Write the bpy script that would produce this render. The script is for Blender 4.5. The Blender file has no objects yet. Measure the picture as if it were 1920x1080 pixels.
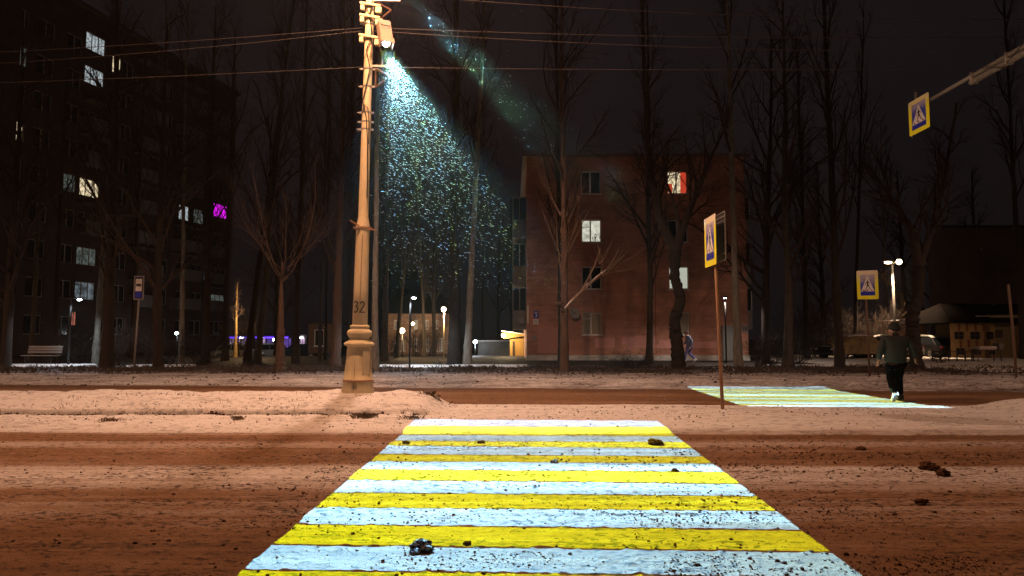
import bpy, bmesh, math, random
import numpy as np
from mathutils import Vector, Matrix
R = math.radians
S = bpy.context.scene
COL = S.collection
rnd = random.Random(7)

# ------------------------------------------------------------------ camera
PITCH = 4.1
cam_d = bpy.data.cameras.new('camera'); cam = bpy.data.objects.new('camera', cam_d); COL.objects.link(cam)
cam.location = (0, 0, 1.5); cam.rotation_euler = (R(90 + PITCH), 0, 0)
cam_d.sensor_width = 36; cam_d.lens = 24; cam_d.clip_end = 1500; cam_d.clip_start = 0.05
S.camera = cam

# ------------------------------------------------------------------ night sky
W = bpy.data.worlds.new('World'); S.world = W; W.use_nodes = True
wn = W.node_tree; wn.nodes.clear()
w_out = wn.nodes.new('ShaderNodeOutputWorld'); w_bg = wn.nodes.new('ShaderNodeBackground')
w_tc = wn.nodes.new('ShaderNodeTexCoord'); w_n = wn.nodes.new('ShaderNodeTexNoise'); w_r = wn.nodes.new('ShaderNodeValToRGB')
w_n.inputs['Scale'].default_value = 1.6; w_n.inputs['Detail'].default_value = 4
w_r.color_ramp.elements[0].position = .35; w_r.color_ramp.elements[0].color = (.0045, .0031, .0033, 1)
w_r.color_ramp.elements[1].position = .7; w_r.color_ramp.elements[1].color = (.0105, .0074, .0080, 1)
wn.links.new(w_tc.outputs['Generated'], w_n.inputs['Vector']); wn.links.new(w_n.outputs['Fac'], w_r.inputs['Fac'])
wn.links.new(w_r.outputs['Color'], w_bg.inputs['Color']); w_bg.inputs['Strength'].default_value = 1.0
wn.links.new(w_bg.outputs[0], w_out.inputs[0])

S.view_settings.view_transform = 'Standard'; S.view_settings.look = 'None'
S.view_settings.exposure = 0; S.view_settings.gamma = 1
S.render.engine = 'CYCLES'
S.cycles.use_denoising = True
S.cycles.max_bounces = 5; S.cycles.diffuse_bounces = 2; S.cycles.glossy_bounces = 2
S.cycles.sample_clamp_indirect = 1.5

def P(px, py, d):
    """world point seen at photo pixel (1920x1080) at depth d"""
    c, s = math.cos(R(PITCH)), math.sin(R(PITCH))
    u, v = (px - 960) / 1280, (540 - py) / 1280
    t = d / (c - v * s)
    return Vector((u * t, d, 1.5 + (s + v * c) * t))
def GZ(px, py, z=0.0):
    c, s = math.cos(R(PITCH)), math.sin(R(PITCH))
    u, v = (px - 960) / 1280, (540 - py) / 1280
    t = (z - 1.5) / (s + v * c)
    return Vector((u * t, (c - v * s) * t, z))

# ------------------------------------------------------------------ street light power and colours
SODIUM = (1.0, .47, .24); PALE = (1.0, .60, .42)
P_NEAR = 3900; P_FAR = 3000

def point_light(name, loc, power, color, size=.08, spot=None):
    d = bpy.data.lights.new(name, 'SPOT' if spot else 'POINT'); d.energy = power; d.color = color; d.shadow_soft_size = size
    if spot: d.spot_size = R(spot); d.spot_blend = .45
    o = bpy.data.objects.new(name, d); o.location = loc; COL.objects.link(o); return o

# node helpers
class NT:
    def __init__(s, tree): s.t = tree
    def n(s, typ, **kw):
        x = s.t.nodes.new(typ)
        for k, v in kw.items():
            if k in x.inputs: x.inputs[k].default_value = v
            else: setattr(x, k, v)
        return x
    def l(s, a, b): s.t.links.new(a, b)
    def m(s, op, *a, clamp=False):
        x = s.t.nodes.new('ShaderNodeMath'); x.operation = op; x.use_clamp = clamp
        for i, v in enumerate(a):
            if isinstance(v, (int, float)): x.inputs[i].default_value = v
            else: s.l(v, x.inputs[i])
        return x.outputs[0]
    def ramp(s, fac, stops, interp='LINEAR'):
        x = s.t.nodes.new('ShaderNodeValToRGB'); cr = x.color_ramp; cr.interpolation = interp
        while len(cr.elements) > 1: cr.elements.remove(cr.elements[-1])
        for i, (p, c) in enumerate(stops):
            e = cr.elements[0] if i == 0 else cr.elements.new(p)
            e.position = p
            if isinstance(c, (int, float)): c = (c, c, c)
            e.color = (*c[:3], 1)
        s.l(fac, x.inputs[0]); return x.outputs[0]
    def mix(s, fac, a, b, blend='MIX'):
        x = s.t.nodes.new('ShaderNodeMix'); x.data_type = 'RGBA'; x.blend_type = blend
        for sock, v in ((x.inputs[0], fac), (x.inputs[6], a), (x.inputs[7], b)):
            if isinstance(v, (int, float)): sock.default_value = v
            elif isinstance(v, tuple): sock.default_value = (*v[:3], 1)
            else: s.l(v, sock)
        return x.outputs[2]

def projector_light(name, L, target, edges, sline, stops, power, sp, ref):
    """a real crossing projector: a spot lamp whose slide throws stripes onto the road"""
    o = point_light(name, L, power, (1, 1, 1), 0.10, spot=sp); d = o.data; d.spot_blend = 0
    o.rotation_euler = (Vector(target) - Vector(L)).to_track_quat('-Z', 'Y').to_euler()
    d.use_nodes = True; t = NT(d.node_tree); d.node_tree.nodes.clear()
    out = t.n('ShaderNodeOutputLight'); em = t.n('ShaderNodeEmission')
    g = t.n('ShaderNodeNewGeometry'); sx = t.n('ShaderNodeSeparateXYZ'); t.l(g.outputs['Incoming'], sx.inputs[0])
    ix, iy, iz = sx.outputs
    sp_ = t.n('ShaderNodeSeparateXYZ'); t.l(g.outputs['Position'], sp_.inputs[0]); lx, ly, lz = sp_.outputs   # slide focused on the road
    gx = t.m('SUBTRACT', lx, t.m('MULTIPLY', t.m('DIVIDE', ix, iz), lz))
    gy = t.m('SUBTRACT', ly, t.m('MULTIPLY', t.m('DIVIDE', iy, iz), lz))
    # side edges  x = a + b*y
    (a0, b0), (a1, b1) = edges
    inl = t.m('GREATER_THAN', gx, t.m('ADD', t.m('MULTIPLY', gy, b0), a0))
    inr = t.m('LESS_THAN', gx, t.m('ADD', t.m('MULTIPLY', gy, b1), a1))
    k, s0, s1 = sline
    sv = t.m('SUBTRACT', gy, t.m('MULTIPLY', gx, k))
    q = t.m('DIVIDE', t.m('SUBTRACT', sv, s0), s1 - s0)
    inq = t.m('MULTIPLY', t.m('GREATER_THAN', q, 0.0), t.m('LESS_THAN', q, 1.0))
    col = t.ramp(q, [((p - s0) / (s1 - s0), c) for p, c in stops], 'CONSTANT')
    cosz = t.m('ABSOLUTE', iz)
    # lens falloff correction: even light on the road
    rr = t.m('DIVIDE', L[2], cosz)
    f = t.m('DIVIDE', t.m('POWER', rr, 3.0), ref ** 3)
    stg = t.m('MULTIPLY', t.m('MULTIPLY', inl, inr), t.m('MULTIPLY', inq, f))
    t.l(col, em.inputs[0]); t.l(stg, em.inputs[1]); t.l(em.outputs[0], out.inputs[0])
    return o

# near crossing: stripe borders measured along the road axis
WH = (1.75, 5.2, 8.8); YE = (2.6, 3.9, .0); DK = (.0, .0, .03)
WS = (.5, 1.3, 2.2); YS = (1.6, 1.8, .02)
nb = [3.2, 3.82, 4.433, 4.954, 5.50, 6.031, 6.611, 7.167, 7.736, 8.298, 8.781, 9.396, 9.936, 10.55, 11.206, 12.05]
stops = []
for i in range(len(nb) - 1):
    white = (len(nb) - 2 - i) % 2 == 0
    c = WH if white else YE
    if i == len(nb) - 2: c = WS
    g_ = .036
    if i % 1 == 0: stops.append((nb[i] , DK)); stops.append((nb[i] + g_, c))
LN = (-2.72, 14.35, 7.78)
def edge(y0, x0, y1, x1):
    b = (x1 - x0) / (y1 - y0); return (x0 - b * y0, b)
projector_light('crossing_projector_light', LN, (.3, 8.2, 0),
    (edge(4.4, -1.735, 12, -1.695), edge(4.4, 2.205, 12, 2.555)), (-.043, nb[0], nb[-1]), stops, 6200, 75, 11.0)
fb = [13.93 + (20.0 - 13.93) * i / 11 for i in range(12)]
FW = (3.9, 11.5, 16.0); FY = (5.2, 9.5, 2.5)
stops2 = []
stops2.append((13.93, (1.4, 2.4, 2.6)))
for i in range(11):
    c = FW if i % 2 == 0 else FY
    if i == 10: c = (1.0, 1.9, 2.2)
    if i == 0: c = (1.4, 2.4, 2.6)
    dd_ = (-.06 if i % 2 == 0 else .06); stops2 += [(fb[i] + dd_, (1.2, 1.4, .5)), (fb[i] + dd_ + .05, c)]
LF = (-2.5, 14.75, 9.3)
projector_light('far_crossing_projector_light', LF, (7.1, 17, 0),
    (edge(14.5, 5.02, 20.1, 5.2), edge(14.1, 9.14, 20.1, 9.14)), (-.085, 14.9, 20.85), 
    [(14.9 + (p - 13.93) / 6.07 * 5.95, c) for p, c in stops2], 6500, 60, 13.0)

# ------------------------------------------------------------------ building blocks
class MB:
    def __init__(s): s.v = []; s.f = []
    def add(s, vs, fs):
        o = len(s.v); s.v += [tuple(v) for v in vs]; s.f += [tuple(i + o for i in f) for f in fs]; return s
    def box(s, c, size, rz=0.0, M=None):
        x, y, z = (q / 2 for q in size)
        vs = [Vector((sx * x, sy * y, sz * z)) for sz in (-1, 1) for sy in (-1, 1) for sx in (-1, 1)]
        m = M if M is not None else Matrix.Rotation(rz, 3, 'Z')
        vs = [m @ v + Vector(c) for v in vs]
        return s.add(vs, [(0, 2, 3, 1), (4, 5, 7, 6), (0, 1, 5, 4), (2, 6, 7, 3), (0, 4, 6, 2), (1, 3, 7, 5)])
    def b2(s, lo, hi):
        return s.box([(a + b) / 2 for a, b in zip(lo, hi)], [abs(b - a) for a, b in zip(lo, hi)])
    def tube(s, pts, rad, n=8, cap=True):
        pts = [Vector(p) for p in pts]; k = len(pts)
        if isinstance(rad, (int, float)): rad = [rad] * k
        vs = []; u = None
        for i, p in enumerate(pts):
            t = (pts[min(i + 1, k - 1)] - pts[max(i - 1, 0)])
            t = t.normalized() if t.length > 1e-9 else Vector((0, 0, 1))
            if u is None: u = t.orthogonal().normalized()
            u = (u - t * u.dot(t)); u = u.normalized() if u.length > 1e-6 else t.orthogonal().normalized()
            w = t.cross(u)
            for j in range(n):
                a = 2 * math.pi * j / n
                vs.append(p + (u * math.cos(a) + w * math.sin(a)) * rad[i])
        fs = [(i * n + j, i * n + (j + 1) % n, (i + 1) * n + (j + 1) % n, (i + 1) * n + j) for i in range(k - 1) for j in range(n)]
        if cap: fs += [tuple(range(n))[::-1], tuple((k - 1) * n + j for j in range(n))]
        return s.add(vs, fs)
    def lathe(s, c, prof, n=24, axis=None):
        """prof: (radius, height) pairs"""
        vs = []; c = Vector(c)
        for r, h in prof:
            for j in range(n):
                a = 2 * math.pi * j / n; vs.append(c + Vector((r * math.cos(a), r * math.sin(a), h)))
        k = len(prof)
        fs = [(i * n + j, i * n + (j + 1) % n, (i + 1) * n + (j + 1) % n, (i + 1) * n + j) for i in range(k - 1) for j in range(n)]
        fs += [tuple(range(n))[::-1], tuple((k - 1) * n + j for j in range(n))]
        return s.add(vs, fs)
    def prism(s, poly, o, U, V, N, t):
        """2-D polygon in the U,V frame at o, extruded t along N"""
        o, U, V, N = Vector(o), Vector(U), Vector(V), Vector(N)
        k = len(poly); a = [o + U * x + V * y for x, y in poly]; b = [p + N * t for p in a]
        fs = [tuple(range(k))[::-1], tuple(range(k, 2 * k))] + [(i, (i + 1) % k, k + (i + 1) % k, k + i) for i in range(k)]
        return s.add(a + b, fs)
    def sphere(s, c, r, n=12, m=8, sq=(1, 1, 1)):
        vs = []; c = Vector(c)
        for i in range(m + 1):
            th = math.pi * (i + .001) / (m + .002)
            for j in range(n):
                ph = 2 * math.pi * j / n
                vs.append(c + Vector((r * sq[0] * math.sin(th) * math.cos(ph), r * sq[1] * math.sin(th) * math.sin(ph), r * sq[2] * math.cos(th))))
        fs = [(i * n + j, (i + 1) * n + j, (i + 1) * n + (j + 1) % n, i * n + (j + 1) % n) for i in range(m) for j in range(n)]
        return s.add(vs, fs)
    def build(s, name, mat, parent=None, smooth=False, bevel=0):
        me = bpy.data.meshes.new(name); me.from_pydata(s.v, [], s.f); me.update()
        if bevel:
            bm = bmesh.new(); bm.from_mesh(me); bmesh.ops.bevel(bm, geom=bm.edges[:], offset=bevel, segments=2, affect='EDGES'); bm.to_mesh(me); bm.free()
        if smooth: me.shade_smooth()
        if mat: me.materials.append(mat)
        o = bpy.data.objects.new(name, me); COL.objects.link(o)
        if parent: o.parent = parent
        return o

def tag(o, label=None, cat=None, group=None, kind=None):
    if label: o['label'] = label
    if cat: o['category'] = cat
    if group: o['group'] = group
    if kind: o['kind'] = kind
    return o
def thing(name, label, cat, loc=(0, 0, 0), rz=0.0, group=None):
    o = bpy.data.objects.new(name, None); COL.objects.link(o); o.location = loc; o.rotation_euler = (0, 0, rz); o.empty_display_size = .1
    return tag(o, label, cat, group)
def copy_tree(o, loc=None, rz=None, label=None, group=None, parent=None, scale=None):
    c = o.copy(); COL.objects.link(c); c.parent = parent
    if loc is not None: c.location = loc
    if rz is not None: c.rotation_euler = (c.rotation_euler[0], c.rotation_euler[1], rz)
    if scale is not None: c.scale = (scale,) * 3 if isinstance(scale, (int, float)) else scale
    if label: c['label'] = label
    if group: c['group'] = group
    for ch in o.children: copy_tree(ch, parent=c)
    return c

def fast_mesh(name, verts, faces, mat, parent=None, smooth=False):
    """verts (n,3) array, faces (m,k) array"""
    verts = np.asarray(verts, dtype=np.float32); faces = np.asarray(faces, dtype=np.int32); k = faces.shape[1]
    me = bpy.data.meshes.new(name); me.vertices.add(len(verts)); me.vertices.foreach_set('co', verts.ravel())
    me.loops.add(faces.size); me.loops.foreach_set('vertex_index', faces.ravel())
    me.polygons.add(len(faces)); me.polygons.foreach_set('loop_start', np.arange(0, faces.size, k, dtype=np.int32))
    me.update(calc_edges=True); me.validate()
    if smooth: me.shade_smooth()
    if mat: me.materials.append(mat)
    o = bpy.data.objects.new(name, me); COL.objects.link(o)
    if parent: o.parent = parent
    return o

# noise (value noise on a hashed lattice)
_rs = np.random.RandomState(3); _T = _rs.rand(256, 256)
def vn(x, y):
    xi = np.floor(x).astype(int); yi = np.floor(y).astype(int); fx = x - xi; fy = y - yi
    fx = fx * fx * (3 - 2 * fx); fy = fy * fy * (3 - 2 * fy)
    g = lambda a, b: _T[a % 256, b % 256]
    return (g(xi, yi) * (1 - fx) + g(xi + 1, yi) * fx) * (1 - fy) + (g(xi, yi + 1) * (1 - fx) + g(xi + 1, yi + 1) * fx) * fy
def fbm(x, y, o=4):
    s = 0; a = .5
    for i in range(o): s = s + a * (vn(x * 2 ** i + 17.3 * i, y * 2 ** i + 5.1 * i) - .5); a *= .5
    return s

# ------------------------------------------------------------------ materials
def newmat(name):
    m = bpy.data.materials.new(name); m.use_nodes = True; t = NT(m.node_tree)
    b = m.node_tree.nodes['Principled BSDF']; return m, t, b
def mat(name, col, rough=.6, metal=0.0, var=.25, scale=6.0, bump=0.0, stretch=(1, 1, 1), col2=None, spec=.4, thr=(.3, .7), bs=None):
    m, t, b = newmat(name)
    tc = t.n('ShaderNodeTexCoord'); mp = t.n('ShaderNodeMapping'); mp.inputs['Scale'].default_value = stretch
    t.l(tc.outputs['Object'], mp.inputs[0])
    n = t.n('ShaderNodeTexNoise', Scale=scale, Detail=6.0, Roughness=.62); t.l(mp.outputs[0], n.inputs['Vector'])
    c2 = col2 or tuple(c * (1 - var) for c in col)
    c = t.ramp(n.outputs['Fac'], [(thr[0], c2), (thr[1], col)])
    t.l(c, b.inputs['Base Color']); b.inputs['Roughness'].default_value = rough; b.inputs['Metallic'].default_value = metal
    b.inputs['Specular IOR Level'].default_value = spec
    if bump:
        n2 = t.n('ShaderNodeTexNoise', Scale=bs or scale * 5, Detail=5.0); t.l(mp.outputs[0], n2.inputs['Vector'])
        bp = t.n('ShaderNodeBump', Strength=bump, Distance=.02); t.l(n2.outputs['Fac'], bp.inputs['Height']); t.l(bp.outputs[0], b.inputs['Normal'])
    return m
def emit(name, col, strength, var=0.0, scale=3.0):
    m, t, b = newmat(name); b.inputs['Base Color'].default_value = (*[min(1, c) * .3 for c in col], 1)
    b.inputs['Emission Strength'].default_value = strength
    if var:
        tc = t.n('ShaderNodeTexCoord'); n = t.n('ShaderNodeTexNoise', Scale=scale, Detail=3.0); t.l(tc.outputs['Object'], n.inputs['Vector'])
        c = t.ramp(n.outputs['Fac'], [(.35, tuple(q * (1 - var) for q in col)), (.65, col)]); t.l(c, b.inputs['Emission Color'])
    else: b.inputs['Emission Color'].default_value = (*col, 1)
    return m
def brick(name, c1, c2, mortar, scale=1.0, bw=.26, bh=.075, patch=None):
    m, t, b = newmat(name)
    tc = t.n('ShaderNodeTexCoord'); sp = t.n('ShaderNodeSeparateXYZ'); t.l(tc.outputs['Object'], sp.inputs[0])
    cb = t.n('ShaderNodeCombineXYZ'); t.l(t.m('ADD', sp.outputs[0], sp.outputs[1]), cb.inputs[0]); t.l(sp.outputs[2], cb.inputs[1])
    br = t.n('ShaderNodeTexBrick'); t.l(cb.outputs[0], br.inputs['Vector'])
    br.inputs['Color1'].default_value = (*c1, 1); br.inputs['Color2'].default_value = (*c2, 1); br.inputs['Mortar'].default_value = (*mortar, 1)
    br.inputs['Scale'].default_value = scale; br.inputs['Brick Width'].default_value = bw; br.inputs['Row Height'].default_value = bh; br.inputs['Mortar Size'].default_value = .008
    n = t.n('ShaderNodeTexNoise', Scale=.55, Detail=7.0, Roughness=.65); t.l(cb.outputs[0], n.inputs['Vector'])
    wv = t.n('ShaderNodeTexNoise', Scale=1.0, Detail=4.0); mp = t.n('ShaderNodeMapping'); mp.inputs['Scale'].default_value = (.25, 5, 1); t.l(cb.outputs[0], mp.inputs[0]); t.l(mp.outputs[0], wv.inputs['Vector'])
    c = t.mix(1.0, br.outputs['Color'], t.ramp(n.outputs['Fac'], [(.3, .5), (.7, 1.25)]), 'MULTIPLY')
    c = t.mix(1.0, c, t.ramp(wv.outputs['Fac'], [(.35, .87), (.65, 1.08)]), 'MULTIPLY')
    t.l(c, b.inputs['Base Color']); b.inputs['Roughness'].default_value = .85
    bp = t.n('ShaderNodeBump', Strength=.5, Distance=.01); t.l(br.outputs['Fac'], bp.inputs['Height']); bp.invert = True; t.l(bp.outputs[0], b.inputs['Normal'])
    return m
# ------------------------------------------------------------------ ground materials
def ground_mat(name, prof, ax_lo, ax_hi, snow=(.80, .78, .77), dirt=(.255, .134, .064), dark=(.088, .046, .024), streak=(.06, 4.2), speck=70.0, warp=.35, contrast=.22, bump=.5, slant=0.0, grit=14.0, grit_shadow_k=1.0):
    """snow share follows prof over world Y; dirt churned through it"""
    m, t, b = newmat(name)
    tc = t.n('ShaderNodeTexCoord'); P_ = tc.outputs['Object']
    sp = t.n('ShaderNodeSeparateXYZ'); t.l(P_, sp.inputs[0])
    def noise(sc, scale, det=6.0, ro=.6):
        mp = t.n('ShaderNodeMapping'); mp.inputs['Scale'].default_value = sc; t.l(P_, mp.inputs[0])
        n = t.n('ShaderNodeTexNoise', Scale=scale, Detail=det, Roughness=ro); t.l(mp.outputs[0], n.inputs['Vector']); return n.outputs['Fac']
    w = noise((.12, .5, 1), 1.3, 5.0)
    y = t.m('ADD', sp.outputs[1], t.m('MULTIPLY', t.m('SUBTRACT', w, .5), warp * 2))
    y = t.m('ADD', y, t.m('MULTIPLY', sp.outputs[0], slant))
    q = t.m('DIVIDE', t.m('SUBTRACT', y, ax_lo), ax_hi - ax_lo)
    base = t.ramp(q, [((p - ax_lo) / (ax_hi - ax_lo), v) for p, v in prof])
    st = noise((streak[0], streak[1], 1), 1.6, 8.0, .7)
    fine = noise((1, 1, 1), speck, 4.0, .7); mid = noise((.6, 1.2, 1), 5.0, 6.0, .65); big = noise((.35, 1, 1), .9, 4.0)
    f = t.m('ADD', base, t.m('MULTIPLY', t.m('SUBTRACT', st, .5), contrast * 3.2))
    f = t.m('ADD', f, t.m('MULTIPLY', t.m('SUBTRACT', mid, .5), contrast * 1.8))
    f = t.m('ADD', f, t.m('MULTIPLY', t.m('SUBTRACT', fine, .5), contrast * 2.2))
    f = t.m('ADD', f, t.m('MULTIPLY', t.m('SUBTRACT', big, .5), contrast * 1.4), clamp=True)
    pale = tuple((a * .35 + c * .65) for a, c in zip(snow, dirt))
    c = t.ramp(f, [(0.0, dark), (.30, dirt), (.55, pale), (.8, tuple(.7 * a + .3 * p for a, p in zip(snow, pale))), (1.0, snow)])
    gr = noise((.8, 1.5, 1), grit, 3.0, .65); gm = t.m('ADD', gr, t.m('MULTIPLY', t.m('SUBTRACT', noise((.3, 1.4, 1), 2.2, 4.0), .5), .42)); gk = t.ramp(gm, [(.535, 0.0), (.62, .9)])  # dark specks: grit with its small shadows painted into the colour
    c = t.mix(t.m('MULTIPLY', gk, grit_shadow_k), c, tuple(q * .55 for q in dark))
    t.l(c, b.inputs['Base Color']); b.inputs['Roughness'].default_value = .75; b.inputs['Specular IOR Level'].default_value = .25
    bp = t.n('ShaderNodeBump', Strength=min(1, bump * 1.6), Distance=.02)
    h = t.m('ADD', t.m('MULTIPLY', fine, .7), t.m('MULTIPLY', noise((1, 1, 1), 28.0, 5.0), 1.2)); t.l(h, bp.inputs['Height']); t.l(bp.outputs[0], b.inputs['Normal'])
    return m

M_ROAD = ground_mat('dirty_slush', [(2.5, .28), (4.9, .24), (5.3, .27), (5.75, .34), (5.95, .46), (6.1, .36), (6.7, .3), (6.95, .54), (7.4, .72), (7.95, .70), (8.15, .34), (8.9, .26), (9.3, .34), (9.6, .52), (9.8, .46), (10.05, .26), (10.55, .24), (10.85, .45), (11.0, .9), (12, .95)], 2.5, 12, warp=.16)
M_FAR = ground_mat('far_slush', [(14, .5), (14.9, .34), (15.4, .22), (16.2, .30), (16.7, .2), (17.5, .2), (18.3, .34), (18.9, .22), (19.6, .12), (20.4, .25), (21, .6)], 14, 21.5, warp=.14, speck=40.0, slant=.09)
M_MED = ground_mat('median_snow', [(10, .55), (10.75, .66), (11.05, .92), (11.6, 1.05), (15.2, 1.0), (15.5, .7)], 10, 15.6, warp=.12, grit_shadow_k=.45, grit=9.0, contrast=.20, streak=(.5, 1.5), bump=.8)
M_VERGE = ground_mat('verge_snow', [(19, .35), (20.6, .62), (22, .74), (23.2, .66), (24.8, .62), (26.0, .46), (27.5, .26), (31, .2), (36, .2)], 19, 36, snow=(.80, .78, .78), dirt=(.13, .095, .085), dark=(.03, .022, .02), warp=.7, contrast=.34, grit_shadow_k=.7, grit=9.0, streak=(.5, 1.3), speck=22.0, bump=.9, slant=.05)
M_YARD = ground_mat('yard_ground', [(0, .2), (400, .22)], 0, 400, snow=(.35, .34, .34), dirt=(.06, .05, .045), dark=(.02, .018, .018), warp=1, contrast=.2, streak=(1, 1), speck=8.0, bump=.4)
M_PATH = mat('fresh_snow', (.82, .82, .84), .7, var=.12, scale=3, bump=.5)

def axis(lo, hi, fn):
    out = [lo]
    while out[-1] < hi: out.append(out[-1] + fn(out[-1]))
    return np.array(out)
def grid(name, xs, ys, hf, m, kind='structure'):
    X, Y = np.meshgrid(xs, ys); Z = hf(X, Y)
    v = np.stack([X, Y, Z], -1).reshape(-1, 3); nx, ny = len(xs), len(ys)
    i = np.arange(nx - 1)[None, :] + np.arange(ny - 1)[:, None] * nx; i = i.ravel()
    f = np.stack([i, i + 1, i + nx + 1, i + nx], -1)
    o = fast_mesh(name, v, f, m, smooth=True); o['kind'] = kind; return o

def sm(a, b, x): t_ = np.clip((x - a) / (b - a), 0, 1); return t_ * t_ * (3 - 2 * t_)
def h_road(X, Y):
    z = .007 * fbm(X * .12, Y * 5, 4) * 2
    rough = .35 + .65 * sm(.42, .62, vn(X * .3 + 9, Y * .8))
    rough = rough * (1 + .5 * sm(2.2, 4, X))
    z = z + rough * .008 * fbm(X * 8, Y * 10, 4) + rough * .010 * np.maximum(0, vn(X * 15, Y * 19) - .68) * 3.2 + .008 * np.maximum(0, vn(X * 31 + 7, Y * 36) - .62) * 2.6
    z = z + .012 * np.exp(-((Y - 7.6) / .45) ** 2) + .014 * np.exp(-((Y - 9.65) / .22) ** 2) + .01 * np.exp(-((Y - 5.95) / .12) ** 2)
    z = z * sm(11.6, 10.6, Y) * 1.0
    return z
xs = np.concatenate([-axis(0, 26, lambda x: .028 if x < 4.5 else .028 + (x - 4.5) * .012)[::-1], axis(0, 26, lambda x: .028 if x < 4.5 else .028 + (x - 4.5) * .012)[1:]])
ys = axis(2.6, 11.6, lambda y: .012 + (y - 2.6) * .0045)
grid('near_road', xs, ys, h_road, M_ROAD)

def h_median(X, Y):
    e0 = 10.75 + .28 * fbm(X * .5, Y * 0 + 3, 4) + .08 * fbm(X * 4, Y * 0 + 8, 3) - .02 * X
    e1 = 15.0 + .25 * fbm(X * .45, Y * 0 + 7, 4) - .03 * X
    L = sm(-1.2, -1.9, X); Rr = sm(9.6, 10.8, X)
    flat = .035 + .03 * fbm(X * .7, Y * .9, 4) + .02 * fbm(X * 5, Y * 6, 3)
    kerb = sm(12.80, 12.92, Y + .05 * fbm(X * 1.5, Y * 0 + 2, 3))
    mound = flat * .8 + kerb * .09 + .16 * sm(12.9, 14.0, Y) + .15 * fbm(X * 1.3, Y * 1.6, 4) * sm(12.9, 13.4, Y) + .04 * fbm(X * 5, Y * 6, 3)
    crack = -.11 * np.exp(-((Y - 12.80 + .05 * fbm(X * 1.5, Y * 0 + 2, 3)) / .045) ** 2) * sm(.30, .4, vn(X * .9, X * 0 + 4) + .12)
    mound = mound + crack + .03 * sm(11.0, 12.6, Y)
    z = flat * (1 - L) * (1 - Rr) + mound * L + (flat + .16 * sm(12.6, 13.8, Y) + .08 * fbm(X, Y, 3)) * Rr
    z = z + .015
    return z * sm(e0 - .12, e0 + .25, Y) * sm(e1 + .22, e1 - .1, Y) - .05 * (1 - sm(e0 - .15, e0 + .02, Y)) - .08 * (1 - sm(e1 + .3, e1 + .1, Y))
ys = axis(10.4, 15.7, lambda y: .03)
xm = np.concatenate([np.arange(-34, -9, .12), np.arange(-9, 11, .038), np.arange(11, 34, .12)])
grid('median_strip', xm, ys, h_median, M_MED)

def h_far(X, Y): return .012 * fbm(X * .2, Y * 4, 4) * 2 + .012 * fbm(X * 5, Y * 6, 3) - .002
grid('far_road', np.arange(-60, 60, .10), np.arange(14.2, 22.6, .07), h_far, M_FAR)

def yfar(X): return 20.25 - .095 * X
def h_verge(X, Y):
    e = yfar(X) + .35 * fbm(X * .5, X * 0 + 1, 4)
    r = sm(e - .1, e + 1.6, Y)
    z = .14 * r + .09 * fbm(X * .8, Y * .9, 4) * r + .035 * fbm(X * 5, Y * 5, 3) * r
    z = z + .16 * np.exp(-((Y - e - 1.1) / .7) ** 2) * sm(8, 11, X)
    z = z + .03 * np.exp(-((Y - 23.9) / .12) ** 2)
    return z - .06 * (1 - sm(e - .3, e, Y))
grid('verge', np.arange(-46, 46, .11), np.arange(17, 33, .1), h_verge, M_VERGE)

sheet = MB(); sheet.add([(-500, -60, -1.3), (500, -60, -1.3), (500, 700, -1.3), (-500, 700, -1.3)], [(0, 1, 2, 3)])
tag(sheet.build('ground', M_YARD), kind='structure')
h_yard = lambda X, Y: .11 + .05 * fbm(X * .3, Y * .3, 3) - .75 * sm(51, 56, Y) * sm(-11, -15, X)
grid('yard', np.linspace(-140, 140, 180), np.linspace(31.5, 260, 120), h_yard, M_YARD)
grid('near_pavement', np.arange(-20, 20, .5), np.arange(-14, 3.0, .5), lambda X, Y: .01 + 0 * X, M_ROAD)
def path(name, x0, x1, y0, y1):
    def h(X, Y):
        e = np.minimum(np.minimum(Y - y0, y1 - Y) + .25 * fbm(X * 1.2, Y * .3, 3), np.minimum(X - x0, x1 - X))
        return .03 + .17 * sm(0, .2, e) + .02 * fbm(X * 3, Y * 3, 3)
    grid(name, np.arange(x0 - .3, x1 + .3, .1), np.arange(y0 - .3, y1 + .3, .08), h, M_PATH)
path('snowy_path', -24.4, -20.1, 31.3, 33.6)
path('snowy_path', -17.9, -14.9, 31.3, 32.9)
path('snowy_path', -6.4, .9, 31.0, 33.0)
path('snowy_path', 12.0, 15.5, 32.0, 33.0)
M_CS = ground_mat('courtyard_snow', [(20, .85), (60, .85)], 20, 60, snow=(.7, .68, .64), dirt=(.3, .26, .2), warp=.5, contrast=.14, streak=(.3, 1.0), speck=10.0)
def h_court(X, Y):
    e = np.minimum(X - 16.5 - (33 - Y) * .3, 100) + .7 * fbm(X * .5, Y * .5, 3)
    return .06 + .15 * sm(0, .8, np.minimum(e, Y - 26.2 - .5 * fbm(X * .4, Y * 0, 3))) + .05 * fbm(X * .6, Y * .7, 3)
grid('courtyard', np.arange(15, 48, .2), np.arange(25.5, 50, .2), h_court, M_CS)

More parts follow.
